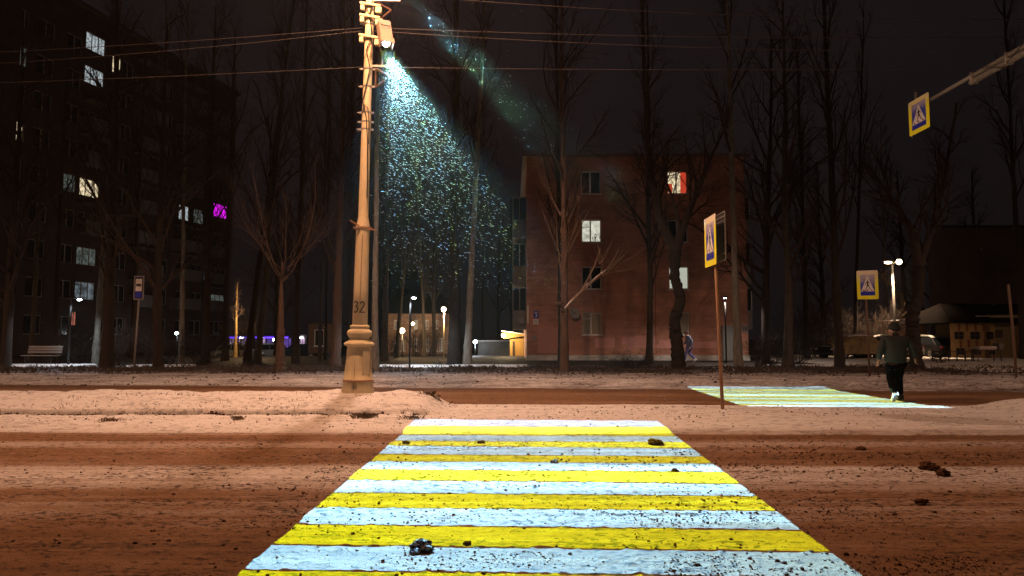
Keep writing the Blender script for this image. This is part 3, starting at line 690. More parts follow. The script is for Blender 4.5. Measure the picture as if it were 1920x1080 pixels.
pic.build('bus_pictogram', M_SIGNK, bd)

# plain sign post at the right edge
g = GZ(1906, 710, .1); sp_ = thing('sign_post', 'thin brown post standing in the snow at the right edge', 'post', (g.x, g.y, .08))
MB().tube([(0, 0, -.08), (-.05, 0, 1.9), (-.12, 0, 3.2)], .042, 10).build('pole', mat('brown_post', (.16, .10, .07), .8), sp_, True)

# ------------------------------------------------------------------ park and yard lamps
M_WHITE_GLOW = emit('white_lamp_glow', (.85, .95, 1.0), 25); M_WARM_GLOW = emit('warm_lamp_glow', (1.0, .72, .42), 25)
def park_lamp(label, px, base_py, head_py, d, r, warm, power=0, kind='globe', col_=None, name='park_lamp', hx=None, pole_m=None, gl=1.0, pr=.045):
    b = P(px, base_py, d); h = P(hx if hx is not None else px, head_py, d); zg = .12
    root = thing(name, label, 'lamp post', (b.x, d, zg), group='small lamps among the trees')
    dx = h.x - b.x; zt = h.z - zg
    gm = M_WARM_GLOW if warm else M_WHITE_GLOW
    if kind == 'globe':
        MB().tube([(0, 0, -.05), (0, 0, zt - r * .9)], pr, 8).build('pole', pole_m or M_DKM, root, True)
        MB().lathe((0, 0, zt - r * 1.25), [(.05, 0), (.07, .04), (.05, .1)], 10).build('neck', M_DKM, root, True)
        MB().sphere((dx, 0, zt), r).build('globe', gm, root, True)
        off = Vector((dx, 0, zt))
    else:
        s_ = 1 if dx >= 0 else -1
        MB().tube([(0, 0, -.05), (0, 0, zt + .05), (dx * .5, 0, zt + .12)], pr, 8).build('pole', pole_m or M_DKM, root, True)
        hd = MB().box((dx, 0, zt + .07), (.30, .16, .05)).build('lamp_head', M_DKM, root, bevel=.015)
        MB().sphere((dx, 0, zt), r, sq=(1.4, .8, .6)).build('lamp_glass', gm, hd, True)
        off = Vector((dx, 0, zt - .1))
    if power: point_light('park_lamp_light', Vector((b.x, d, zg)) + off - Vector((0, .25, r * 1.3)), power, col_ or ((1, .62, .30) if warm else (.80, .92, 1)), r, spot=None if kind == 'globe' else 165)
    return root
park_lamp('black post with a white hooded lamp by the bench at the far left', 128, 685, 562, 32.5, .08, False, 330, 'arm', hx=149)
park_lamp('black post with a white hooded lamp, left of the widest trunk in the middle', 768, 690, 559, 31.0, .07, False, 420, 'arm', hx=776)
park_lamp('white lamp among the trunks left of the bus stop tree group', 331, 675, 625, 58, .13, False, 60, hx=331)
park_lamp('bright orange lamp behind the leaning dark trunk, above the shop', 476, 668, 577, 47, .16, True, 420, name='yard_lamp')
park_lamp('small white lamp above the violet lit shop', 515, 662, 637, 62, .13, False, 60, hx=514)
park_lamp('tall pole with a warm white globe right of the middle', 832, 672, 580, 46, .16, True, 420, pole_m=M_POLE)
park_lamp('large low white globe lamp by the pale house', 754, 668, 620, 47, .18, True, 150)
park_lamp('small yellowish lamp between the thin trunks in the middle', 774, 666, 607, 54.8, .13, True, 60)
park_lamp('white globe lamp beside the pale slanting trunk', 891, 664, 641, 52, .15, False, 150)
park_lamp('black post with a tiny white lamp in front of the brick wall', 1362, 682, 559, 36, .055, False, 420, 'arm', hx=1359, col_=(1, .80, .66))
# double armed lamp over the brick kiosk
b = P(1684, 660, 47.3); dl = thing('double_street_lamp', 'grey pole with two glaring lamps on arms above the brick kiosk', 'street lamp', (b.x, 47.3, .12))
zt = P(1684, 492, 47.3).z - .12; xl = P(1662, 491, 47.3).x - b.x
MB().tube([(0, .25, 0), (-.02, .25, zt * .6), (-.04, .25, zt)], [.11, .09, .07], 12).build('pole', mat('dull_pole', (.16, .15, .14), .7), dl, True)
for s_, dx, nm in ((1, xl, 'long'), (-1, .20, 'short')):
    a = MB().tube([(-.06, 0, zt - .1), (dx * .5, -.05, zt + .05), (dx, -.15, zt + .02)], .035, 8).build('arm', M_GALV, dl, True)
    MB().box((dx, -.2, zt + .07 + (.14 if s_ < 0 else 0)), (.75 if s_ > 0 else .2, .3 if s_ > 0 else .2, .08)).build('lamp_head', M_GALV, a, bevel=.02)
    MB().sphere((dx, -.2, zt - .03 if s_ > 0 else zt + .02), .15 if s_ > 0 else .19, sq=(1.7 if s_ > 0 else 1, .8, .6 if s_ > 0 else 1)).build('lamp_glass', M_WARM_GLOW, a, True)
    point_light('yard_lamp_light', Vector((b.x + dx, 46.9, .12 + zt - .25)), 3600 if s_ > 0 else 1800, (1, .66, .40), .15, spot=102)
# ------------------------------------------------------------------ people
def skin(name, nodes, edges, m, parent, levels=2, root=0):
    """nodes: list of (x,y,z,r) or (x,y,z,rx,ry)"""
    me = bpy.data.meshes.new(name); me.from_pydata([n[:3] for n in nodes], edges, []); me.update()
    o = bpy.data.objects.new(name, me); COL.objects.link(o); o.parent = parent
    md = o.modifiers.new('skin', 'SKIN'); md.use_smooth_shade = True
    for i, n in enumerate(nodes):
        sv = me.skin_vertices[0].data[i]; sv.radius = (n[3], n[4] if len(n) > 4 else n[3]); sv.use_root = (i == root)
    sb = o.modifiers.new('sub', 'SUBSURF'); sb.levels = levels; sb.render_levels = levels
    dg = bpy.context.evaluated_depsgraph_get(); dg.update()
    em = bpy.data.meshes.new_from_object(o.evaluated_get(dg)); o.modifiers.clear(); o.data = em
    em.materials.clear(); em.materials.append(m); em.shade_smooth(); em.name = name
    return o
M_SKIN = mat('skin', (.42, .25, .18), .6, var=.1)
M_JACK = mat('grey_green_jacket', (.036, .04, .039), .85, spec=.1, var=.35, scale=7, bump=.35, bs=22)
M_TROU = mat('black_trousers', (.004, .004, .005), .95, spec=.05, var=.4, scale=9, bump=.3, bs=30)
M_HAT = mat('black_hat', (.012, .012, .013), .9, bump=.4)
M_SHOE = mat('white_sneaker', (.72, .75, .78), .6, var=.12)  # on the walker's left foot the white stands for projector light
M_SHOED = mat('dark_sneaker', (.02, .02, .03), .6)

def hand(o, d, side, nodes, edges, at):
    """five skinned fingers off a palm; o wrist, d pointing direction"""
    o, d, side = Vector(o), Vector(d).normalized(), Vector(side).normalized(); nrm = d.cross(side).normalized()
    k = len(nodes); pc = o + d * .05
    nodes.append((*pc, .026, .018)); edges.append((at, k)); kk = k
    for i, (off, L) in enumerate(((-.030, .060), (-.010, .072), (.010, .068), (.029, .055))):
        b = o + d * .085 + side * off; n0 = len(nodes)
        nodes.append((*b, .009)); edges.append((kk, n0))
        p1 = b + d * L * .5 + nrm * .010; p2 = b + d * L * .85 + nrm * .030
        nodes.append((*p1, .0085)); nodes.append((*p2, .007)); edges.append((n0, n0 + 1)); edges.append((n0 + 1, n0 + 2))
    n0 = len(nodes); b = o + d * .035 + side * -.032; nodes.append((*b, .011)); edges.append((kk, n0))
    nodes.append((*(b + d * .035 - side * .02 + nrm * .012), .009)); edges.append((n0, n0 + 1))

def person(label, loc, rz, pose, mats, hat=True, s=1.0, bulk=1.0, hood=1.0):
    """local frame: facing +Y. pose holds joints"""
    root = thing('person', label, 'person', loc, rz); root.scale = (s * bulk, s, s)
    J = {k: Vector(v) for k, v in pose.items()}
    N = []; E = []
    def n(p, r, ry=None):
        N.append((*p, r, ry if ry else r)); return len(N) - 1
    def e(a, b): E.append((a, b))
    pel = n(J['pelvis'], .15, .11); wa = n(J['waist'], .135, .10); ch = n(J['chest'], .165, .115); ub = n(J['upper'], .12, .09)
    nk = n(J['neck'], .055); hb = n(J['head'] + Vector((0, .015, -.055)), .062, .07); hm = n(J['head'] + Vector((0, 0, .02)), .075, .088); ht = n(J['head'] + Vector((0, -.01, .085)), .06, .07)
    e(pel, wa); e(wa, ch); e(ch, ub); e(ub, nk); e(nk, hb); e(hb, hm); e(hm, ht)
    ns = n(J['head'] + Vector((0, .105, .0)), .013); e(hm, ns)
    for sd in 'LR':
        sg = -1 if sd == 'L' else 1
        sh = n(J['sh' + sd], .058); el = n(J['el' + sd], .042); wr = n(J['wr' + sd], .027); e(ub, sh); e(sh, el); e(el, wr)
        dd = (J['wr' + sd] - J['el' + sd]).normalized(); hand(J['wr' + sd], dd, Vector((0, sg * 1.0, 0)) if abs(dd.z) > .5 else Vector((0, 0, 1)), N, E, wr)
        hp = n(J['hp' + sd], .095); kn = n(J['kn' + sd], .058); an = n(J['an' + sd], .038); to = n(J['to' + sd], .035); e(pel, hp); e(hp, kn); e(kn, an); e(an, to)
    body = skin('body', N, E, mats['skin'], root, 2)
    # jacket
    N2, E2 = [], []
    def n2(p, r, ry=None): N2.append((*p, r, ry if ry else r)); return len(N2) - 1
    hem = n2(J['pelvis'] + Vector((0, 0, -.12)), .225, .17); hm2 = n2(J['pelvis'] + Vector((0, 0, .02)), .235, .175); w = n2(J['waist'], .235, .17); c = n2(J['chest'], .25, .17); u = n2(J['upper'] + Vector((0, 0, -.03)), .20, .14); cl = n2(J['neck'] + Vector((0, -.01, -.02)), .095, .09)
    E2 += [(hem, hm2), (hm2, w), (w, c), (c, u), (u, cl)]
    for sd in 'LR':
        a = n2(J['sh' + sd], .088); mid = n2(J['sh' + sd].lerp(J['el' + sd], .5), .084); b_ = n2(J['el' + sd], .078); f_ = n2(J['el' + sd].lerp(J['wr' + sd], .5), .066); d_ = n2(J['el' + sd].lerp(J['wr' + sd], .93), .054)
        E2 += [(u, a), (a, mid), (mid, b_), (b_, f_), (f_, d_)]
    skin('jacket', N2, E2, mats['jacket'], root, 2)
    # trousers
    N3, E3 = [], []
    def n3(p, r, ry=None): N3.append((*p, r, ry if ry else r)); return len(N3) - 1
    t0 = n3(J['pelvis'] + Vector((0, 0, -.02)), .17, .14)
    for sd in 'LR':
        a = n3(J['hp' + sd] + Vector((0, 0, -.08)), .115); m_ = n3(J['hp' + sd].lerp(J['kn' + sd], .55), .098); b_ = n3(J['kn' + sd], .083); f_ = n3(J['kn' + sd].lerp(J['an' + sd], .5), .075); d_ = n3(J['an' + sd].lerp(J['kn' + sd], .06), .066)
        E3 += [(t0, a), (a, m_), (m_, b_), (b_, f_), (f_, d_)]
    skin('trousers', N3, E3, mats['trousers'], root, 2)
    for sd in 'LR':
        a, b_ = J['an' + sd], J['to' + sd]; dv = (b_ - a); up = Vector((0, 0, 1)) if abs(dv.normalized().z) < .9 else Vector((0, 1, 0))
        heel = a - dv.normalized() * .05 + Vector((0, 0, -.015 if abs(dv.z) < .08 else 0))
        q = skin('shoe', [(*a, .055), (*heel.lerp(b_, .15), .05), (*a.lerp(b_, .6), .05, .045), (*b_, .045, .035), (*(b_ + dv.normalized() * .05), .035, .028)], [(0, 1), (0, 2), (2, 3), (3, 4)], mats['shoe' + sd], root, 2)
    hd = J['head']; hb_ = MB(); n_, m_ = 20, 14; vs = []
    for i in range(m_ + 1):
        th_ = math.pi * (i + .001) / (m_ + .002)
        for j in range(n_):
            ph_ = 2 * math.pi * j / n_; y_ = math.sin(th_) * math.sin(ph_)
            z_ = math.cos(th_) * .115; z_ = max(z_, -.015 - .075 * max(0, -y_)) if hat else z_
            vs.append(hd + hood * Vector((.098 * math.sin(th_) * math.cos(ph_), -.012 + .118 * y_, .045 + z_ + (.006 * math.sin(9 * ph_) if i > m_ * .6 else 0))))
    hb_.add(vs, [(i * n_ + j, (i + 1) * n_ + j, (i + 1) * n_ + (j + 1) % n_, i * n_ + (j + 1) % n_) for i in range(m_) for j in range(n_)])
    hb_.build('woollen_hat', mats['hat'], root, True)
    for sg in (-1, 1): MB().sphere(hd + Vector((sg * .088, .0, -.03)), .028, 8, 6, (.4, .8, 1.1)).build('ear', mats['skin'], root, True)
    co = skin('collar', [(*(J['neck'] + Vector((0, -.055, .02))), .095, .07), (*(J['neck'] + Vector((-.07, -.01, .01))), .055), (*(J['neck'] + Vector((.07, -.01, .01))), .055), (*(J['upper'] + Vector((0, -.06, .04))), .06)], [(0, 1), (0, 2), (0, 3)], mats.get('collar', mats['jacket']), root, 1)
    return root

walk_away = dict(pelvis=(0, 0, .93), waist=(.0, .0, 1.10), chest=(.01, .01, 1.28), upper=(.015, .03, 1.42), neck=(.02, .05, 1.50), head=(.03, .075, 1.61),
    shL=(-.19, .02, 1.41), elL=(-.30, -.02, 1.14), wrL=(-.31, .06, .90), shR=(.215, .02, 1.41), elR=(.36, -.06, 1.17), wrR=(.42, .06, .94),
    hpL=(-.09, 0, .88), knL=(-.10, .03, .49), anL=(-.13, -.22, .15), toL=(-.125, -.13, .035), hpR=(.09, 0, .88), knR=(.11, .14, .50), anR=(.10, .08, .085), toR=(.115, .22, .035))
fp = GZ(1682, 753, 0.0)
person('person in a dark grey jacket and black trousers walking away over the far crossing', (fp.x, fp.y, .02), R(-4), walk_away,
    dict(skin=M_SKIN, jacket=M_JACK, trousers=M_TROU, hat=M_HAT, shoeL=M_SHOE, shoeR=M_SHOED, collar=M_HAT), s=1.02, bulk=1.12, hood=1.22)  # unlike shoes: projector light on the left foot put into its colour
walk_side = dict(pelvis=(0, 0, .90), waist=(0, .01, 1.06), chest=(0, .03, 1.24), upper=(0, .06, 1.38), neck=(0, .10, 1.45), head=(0, .15, 1.55),
    shL=(-.18, .05, 1.37), elL=(-.24, -.10, 1.12), wrL=(-.24, .0, .88), shR=(.18, .05, 1.37), elR=(.24, .10, 1.10), wrR=(.2, .28, .98),
    hpL=(-.09, 0, .86), knL=(-.09, .22, .50), anL=(-.09, .28, .09), toL=(-.09, .42, .04), hpR=(.09, 0, .86), knR=(.09, -.03, .46), anR=(.09, -.36, .19), toR=(.09, -.26, .05))
blue = dict(skin=M_SKIN, jacket=mat('navy_coat', (.14, .19, .34), .7, var=.3), trousers=mat('blue_trousers', (.16, .18, .5), .7), hat=mat('dark_red_hat', (.06, .02, .025), .9), collar=mat('pale_scarf', (.55, .48, .50), .8), shoeL=M_SHOE, shoeR=M_SHOE)
fq = P(1293, 681, 36.5)
person('person in a navy coat with a pale scarf walking left past the brick wall', (fq.x, 36.5, .14), R(90), walk_side, blue, s=.98)
# ------------------------------------------------------------------ buildings
def wall_mesh(w, h, ops, depth=.14, thick=.3, x0=0, z0=0):
    """facade in local x/z at y=0 (outside is -y) with real openings (x0,z0,x1,z1) and reveals"""
    xs = sorted({x0, x0 + w, *[o[0] for o in ops], *[o[2] for o in ops]}); zs = sorted({z0, z0 + h, *[o[1] for o in ops], *[o[3] for o in ops]})
    mb = MB(); iv = {}
    for j, z in enumerate(zs):
        for i, x in enumerate(xs): iv[i, j] = len(mb.v); mb.v.append((x, 0, z))
    for i in range(len(xs) - 1):
        for j in range(len(zs) - 1):
            cx, cz = (xs[i] + xs[i + 1]) / 2, (zs[j] + zs[j + 1]) / 2
            if any(o[0] < cx < o[2] and o[1] < cz < o[3] for o in ops): continue
            mb.f.append((iv[i, j], iv[i + 1, j], iv[i + 1, j + 1], iv[i, j + 1]))
    for a, b, c, d in ops:
        for p, q in (((a, b), (a, d)), ((a, d), (c, d)), ((c, d), (c, b)), ((c, b), (a, b))):
            mb.add([(p[0], 0, p[1]), (q[0], 0, q[1]), (q[0], depth, q[1]), (p[0], depth, p[1])], [(0, 1, 2, 3)])
    return mb
M_FRAME = mat('window_frame_white', (.85, .85, .86), .5, var=.12)
M_FRAMED = mat('window_frame_worn', (.34, .30, .26), .7, var=.3, scale=12)
def window(root, op, pane_m, frame_m=None, depth=.14, mull=(.5,), vent=None, curtain=None, sill=True, fw=.055, label=None):
    a, b, c, d = op; w, h = c - a, d - b; y = depth - .05; frame_m = frame_m or M_FRAME
    f = MB(); f.b2((a, y, b), (a + fw, y + .05, d)).b2((c - fw, y, b), (c, y + .05, d)).b2((a + fw, y, b), (c - fw, y + .05, b + fw)).b2((a + fw, y, d - fw), (c - fw, y + .05, d))
    for m_ in mull:
        x = a + w * m_; f.b2((x - fw * .75, y - .008, b + fw), (x + fw * .75, y + .042, d - fw))
    if vent:
        xa = a + fw; xb = a + w * mull[0] - fw * .75; z = b + h * vent; f.b2((xa, y + .003, z - fw * .4), (xb, y + .045, z + fw * .4))
    fo = f.build('window', frame_m, root)
    if label: fo['label'] = label
    MB().b2((a + fw * .5, y + .02, b + fw * .5), (c - fw * .5, y + .032, d - fw * .5)).build('pane', pane_m, fo)
    if sill: MB().b2((a - .06, -.09, b - .05), (c + .06, depth, b - .003)).build('sill', frame_m, fo)
    if curtain:
        x0_, x1_, cm = curtain; cb = MB(); pts = []
        n = 14
        for i in range(n + 1):
            x = a + w * (x0_ + (x1_ - x0_) * i / n); pts.append((x, y - .004 - .012 * (i % 2)))
        for (p, q) in zip(pts, pts[1:]): cb.add([(p[0], p[1], b + fw), (q[0], q[1], b + fw), (q[0], q[1], d - fw), (p[0], p[1], d - fw)], [(0, 1, 2, 3)])
        cb.build('curtain', cm, fo)
    return fo

def lit(name, col, st, scale=2.5, var=.45): return emit(name, col, st, var, scale)
L_WHITE = lit('lit_white_room', (.80, .80, .66), .85, 3.5, .55); L_PALE = lit('lit_pale_blind', (.70, .74, .60), .62, 1.5, .12); L_WARM = lit('lit_warm_room', (1.0, .82, .52), 1.1, 5, .7)
L_DIMW = lit('dim_pale_room', (.25, .30, .28), .35, 5, .8); L_REFL = lit('loggia_reflection', (.36, .44, .50), .35, 3, .85); L_PINK = lit('pink_room', (1.0, .30, .2), .6, 6, .7)  # the loggia glow stands for the reflection of the lamp in front
L_MAG = lit('magenta_room', (.75, .01, .85), 1.7, 8, .6); L_GREY = lit('grey_room', (.6, .68, .72), .8, 6, .8); L_DARK = M_GLASS
L_BLIND = mat('drawn_beige_blind', (.36, .33, .25), .6, var=.15, scale=3, stretch=(6, 1, .5))
L_RED = emit('red_curtain_glow', (.75, .07, .03), .8, .4, 12)

# --- brick block facing the road
D = 40.7; PXM = 1280 / D
bx0 = (988 - 960) / PXM; bx1 = (1402 - 960) / PXM; zg = .12
br = thing('brick_apartment_block', 'four storey red brick apartment block end wall with white plinth and a few lit windows', 'building', (bx0, D, zg))
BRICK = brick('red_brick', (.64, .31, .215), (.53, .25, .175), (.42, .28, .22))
Wd = bx1 - bx0; Ht = P(990, 294, D).z - zg
X = lambda px: (px - 988) / PXM
Zf = lambda py: P(960, py, D).z - zg
rows = [(342, 'top'), (433, 'third'), (521, 'second'), (607, 'ground')]
ops = []
for py, nm in rows:
    for cx in (1110, 1274): ops.append((X(cx - 18.5), Zf(py + 21), X(cx + 18.5), Zf(py - 21)))
plz = Zf(666)
wall_mesh(Wd, Ht - plz, ops, .16, z0=plz).build('wall', BRICK, br)
DP = 46
back = MB(); back.add([(0, 0, 0), (0, DP, 0), (0, DP, Ht), (0, 0, Ht), (Wd, 0, 0), (Wd, DP, 0), (Wd, DP, Ht), (Wd, 0, Ht)], [(1, 0, 3, 2), (4, 5, 6, 7), (5, 1, 2, 6)])
back.build('side_walls', BRICK, br)
MB().b2((.16, .3, .3), (Wd - .16, .32, Ht - .3)).build('inner_backing', mat('dark_room', (.01, .01, .01), .9), br)
MB().b2((-.05, -.07, -.1), (Wd + .05, .3, plz)).build('plinth', mat('whitewashed_plinth', (.70, .72, .70), .9, col2=(.34, .37, .36), scale=1.2, bump=.4, stretch=(1, 1, 2.5)), br)
MB().b2((-.25, -.25, Ht), (Wd + .25, DP, Ht + .12)).build('roof', mat('roof_edge', (.20, .19, .20), .8), br)
MB().b2((-.2, -.27, Ht + .122), (Wd + .2, .3, Ht + .17)).build('roof_snow', mat('thin_roof_snow', (.35, .33, .34), .8), br)
panes = {(0, 0): (L_DARK, None), (0, 1): (L_WARM, .72), (1, 0): (L_WHITE, .68), (1, 1): (L_DARK, None), (2, 0): (L_DARK, None), (2, 1): (L_PALE, None), (3, 0): (L_BLIND, .72), (3, 1): (L_BLIND, None)}
for i in range(4):
    for j in range(2):
        pm, v = panes[i, j]
        cur = None
        if (i, j) == (0, 1): cur = (.68, .97, L_RED)
        if (i, j) == (0, 0): cur = None
        wo = window(br, ops[i * 2 + j], pm, depth=.16, vent=v, curtain=cur, mull=(.46,), label={(0, 1): 'lit window with red curtains', (1, 0): 'lit window with plants', (2, 1): 'lit window with pale blind', (3, 0): 'window with drawn beige blinds'}.get((i, j)))
        if (i, j) == (0, 1):
            c_ = MB().b2((ops[1][0] + .07, .098, ops[1][1] + .06), (ops[1][0] + .30, .104, ops[1][1] + .62)); c_.build('curtain', L_RED, wo)
        if (i, j) == (1, 0):   # plants and a lace curtain seen against the light
            pl = MB(); rs = random.Random(4); a, b_, c, d = ops[2]
            for k in range(9):
                x = rs.uniform(a + .65, c - .1); z0_ = b_ + .07; 
                pl.tube([(x, .10, z0_), (x + rs.uniform(-.08, .08), .10, z0_ + rs.uniform(.15, .4))], .01, 4); pl.sphere((x + rs.uniform(-.1, .1), .10, z0_ + rs.uniform(.15, .45)), .035, 6, 4)
            pl.build('house_plants', mat('plant_green', (.05, .09, .04), .7), wo)
# repainted patches, panel, plates
PK = mat('pink_repaint', (.70, .36, .32), .85, var=.2, scale=2.5)
def patch(px0, py0, px1, py1): MB().b2((X(px0), -.012, Zf(py1)), (X(px1), -.002, Zf(py0))).build('repainted_patch', PK, br)
patch(1115, 633, 1152, 652); patch(1165, 632, 1230, 646); patch(1176, 646.2, 1234, 653); patch(1234.5, 638, 1297, 653); patch(1297.5, 640, 1344, 653); patch(1188, 629, 1228, 631.8)
MB().b2((X(1008), -.03, Zf(662)), (X(1046), -.004, Zf(614))).build('wooden_panel', mat('pink_boards', (.62, .32, .27), .85, var=.3, scale=3, stretch=(12, 1, 1)), br)
def plate(px0, py0, px1, py1, m, nm='house_plate'): return MB().b2((X(px0), -.04, Zf(py1)), (X(px1), -.004, Zf(py0))).build(nm, m, br, bevel=.004)
def text_mesh(txt, size, m, parent, loc, rot=(R(90), 0, 0), name='lettering', ext=.004):
    cu = bpy.data.curves.new(name, 'FONT'); cu.body = txt; cu.size = size; cu.extrude = ext; cu.align_x = 'CENTER'; cu.align_y = 'CENTER'
    o = bpy.data.objects.new(name, cu); COL.objects.link(o); dg = bpy.context.evaluated_depsgraph_get(); dg.update()
    me = bpy.data.meshes.new_from_object(o.evaluated_get(dg)); bpy.data.objects.remove(o); me.materials.clear(); me.materials.append(m); me.name = name
    n = bpy.data.objects.new(name, me); COL.objects.link(n); n.parent = parent; n.location = loc; n.rotation_euler = rot; return n
p1 = plate(1000, 583, 1010, 597, mat('plate_blue', (.03, .05, .55), .4), 'street_plate')
text_mesh('3', .34, M_SIGNW, p1, (X(1005.2), -.045, Zf(591.5)), ext=.003); MB().b2((X(1001.5), -.045, Zf(585.8)), (X(1008.5), -.041, Zf(585))).b2((X(1001.5), -.045, Zf(587.2)), (X(1006.5), -.041, Zf(586.7))).build('street_name_lines', M_SIGNW, p1)
p2 = plate(999.5, 598.5, 1009.5, 608, M_SIGNW, 'letter_plate'); text_mesh('G', .27, M_SIGNK, p2, (X(1004.6), -.045, Zf(603.3)))
p3 = plate(1390, 609, 1402, 624, mat('old_plate', (.35, .33, .30), .7, var=.3), 'number_plate'); text_mesh('3B', .33, M_SIGNK, p3, (X(1396), -.045, Zf(617)))
dsh = MB(); c = Vector((X(1075), -.45, Zf(588))); dn = Vector((.45, -.85, .25)).normalized(); du = dn.orthogonal().normalized(); dv = dn.cross(du)
ring = [[c + (du * math.cos(a) + dv * math.sin(a)) * r + dn * (r * r * .55) for a in [6.2832 * i / 18 for i in range(18)]] for r in (.02, .15, .26, .34)]
dsh.add([p for rr in ring for p in rr], [(i * 18 + j, i * 18 + (j + 1) % 18, (i + 1) * 18 + (j + 1) % 18, (i + 1) * 18 + j) for i in range(3) for j in range(18)])
do = dsh.build('satellite_dish', mat('dish_grey', (.42, .42, .42), .5), br, True); MB().tube([c, (X(1068), -.02, Zf(592))], .025, 6).tube([c, c + dn * .35], .012, 5).build('dish_arm', M_DKM, do)
MB().lathe((0, 0, 0), [(.15, 0), (.15, .03)], 20).build('vent_cover', mat('vent_grey', (.35, .33, .31), .6), br).matrix_local = Matrix.Translation((X(1001.5), -.035, Zf(634))) @ Matrix.Rotation(R(90), 4, 'X')
dr = MB().b2((X(1350), -.5, .0), (X(1379), -.075, Zf(612))).build('grey_entrance', mat('grey_cladding', (.22, .24, .25), .6, var=.2, scale=3, stretch=(8, 1, .4)), br); MB().b2((X(1349), -.53, Zf(612)), (X(1380), -.076, Zf(610))).build('ledge', M_FRAMED, dr)
MB().tube([(X(990), -.08, Zf(572)), (X(990), -.08, Zf(606))], .035, 8).build('drain_pipe', M_FRAME, br)
MB().tube([(X(1229), -.02, Zf(300)), (X(1229), -.02, Zf(664))], .012, 5).build('wall_crack', M_BLK, br)
# balconies on both long sides
BALM = mat('balcony_panel', (.24, .24, .24), .7, var=.3, scale=3)
def balcony(root, x, yb, z, out, ln, m, hh=1.05, glaze=True, fm=None):
    """side balcony: out is +-x depth"""
    a, b_ = sorted((x, x + out)); fm = fm or M_FRAMED
    o = MB().b2((a, yb, z - .12), (b_, yb + ln, z)).b2((a, yb, z), (b_, yb + .05, z + hh)).b2((a, yb + ln - .05, z), (b_, yb + ln, z + hh)).b2(((b_ - .05) if out > 0 else a, yb + .05, z), (b_ if out > 0 else a + .05, yb + ln - .05, z + hh)).build('balcony', m, root)
    if glaze:
        top = z + hh + 1.35; f = MB()
        for xx in (a, (a + b_) / 2 - .02, b_ - .05): f.b2((xx, yb, z + hh), (xx + .05, yb + .05, top))
        f.b2((a, yb, top), (b_, yb + ln, top + .06))
        for i in range(5):
            yy = yb + ln * i / 4; f.b2(((b_ - .05) if out > 0 else a, yy - .02, z + hh), (b_ if out > 0 else a + .05, yy + .03, top))
        f.build('glazing_bars', fm, o)
        MB().b2((a + .02, yb + .03, z + hh), (b_ - .02, yb + .035, top)).build('glazing', M_GLASS, o)
for i, z in enumerate((2.05, 4.85, 7.65)):
    balcony(br, 0, 1.0 + (i % 2) * .6, z - .1, -.85, 3.2, BALM)
    balcony(br, Wd, 1.0, z - .1, .62, 3.0, mat('white_balcony', (.30, .30, .32), .6), fm=M_FRAME)
MB().b2((-.5, .6, Zf(606)), (-.15, 1.2, Zf(594))).build('air_conditioner', mat('ac_grey', (.30, .31, .32), .5), br, bevel=.02)

# --- tall apartment block receding at the left
A0 = Vector((-37.6, 40.2, 0)); A1 = Vector((-30.4, 73.6, 0)); dv_ = (A1 - A0); Lf = dv_.length; ang = math.atan2(dv_.y, dv_.x)
lb = thing('tall_apartment_block', 'tall dark brick block at the left with balconies and one window glowing magenta', 'building', (A0.x, A0.y, .1), ang)
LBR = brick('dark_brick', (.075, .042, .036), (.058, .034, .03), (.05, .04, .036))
def s_at(px):  # distance along the facade seen at pixel column px
    u = (px - 960) / 1280; d = dv_ / Lf
    return (u * A0.y - A0.x) / (d.x - u * d.y)
cols = []; s = 1.2; ops = []; spec = []
HB = 28.0
colpx = [(20, .6), (62, 1.5), (118, 1.4), (165, 2.0), (200, 1.0), (222, 1.3), (300, 1.6), (339, 1.5), (367, 1.6), (384, .7), (408, 2.3)]
litmap = {(165, 4): (L_WARM, 'warm lit window high on the left block'), (165, 2): (L_DIMW, None), (165, 1): (L_REFL, 'cool lit loggia window'), (339, 4): (L_GREY, None), (367, 4): (L_DIMW, None), (200, 8): (L_WARM, None), (165, 8): (L_GREY, None), (20, 7): (L_DIMW, None), (20, 5): (L_WARM, None), (118, 4): (L_DIMW, None),
          (165, 7): (L_GREY, 'window lit white behind branches'), (384, 2): (L_DIMW, None), (408, 1): (L_DIMW, None), (384, 1): (L_DIMW, None), (408, 4): (L_MAG, 'window glowing magenta'), (384, 4): (L_DARK, None)}
zoff = {(408, 4): 1.2, (165, 8): .9, (165, 7): .9}
for cx, w in colpx:
    sc = s_at(cx if cx != 165 else 158)
    for k in range(9):
        zc = 2.3 + 2.8 * k + zoff.get((cx, k), 0); hh = .72
        if cx == 165 and k == 0: continue
        o = (round(sc - w / 2, 3), round(zc - hh, 3), round(sc + w / 2, 3), round(zc + hh, 3)); ops.append(o); spec.append((cx, k))
ps = s_at(140); op_p = (ps - .25, 2.3, ps + .25, 3.4); ops.append(op_p); spec.append(('pink', 0))
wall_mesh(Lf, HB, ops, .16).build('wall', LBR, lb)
MB().add([(0, 0, 0), (0, 14, 0), (0, 14, HB), (0, 0, HB), (Lf, 0, 0), (Lf, 14, 0), (Lf, 14, HB), (Lf, 0, HB)], [(1, 0, 3, 2), (4, 5, 6, 7), (3, 7, 6, 2)]).build('side_walls', LBR, lb)
MB().b2((.2, .3, .1), (Lf - .2, .32, HB - .2)).build('inner_backing', mat('dark_room2', (.008, .008, .008), .9), lb)
for o, sp_k in zip(ops, spec):
    pm, lbv = litmap.get(sp_k, (L_PINK, 'small pink lit window') if sp_k[0] == 'pink' else (M_GLASS, None))
    window(lb, o, pm, M_FRAMED, mull=(.33, .66) if o[2] - o[0] > 1.8 else (.5,), sill=False, label=lbv, depth=.16)
WARM_LEDGE = mat('concrete_ledge', (.16, .14, .13), .85, var=.3, scale=3)
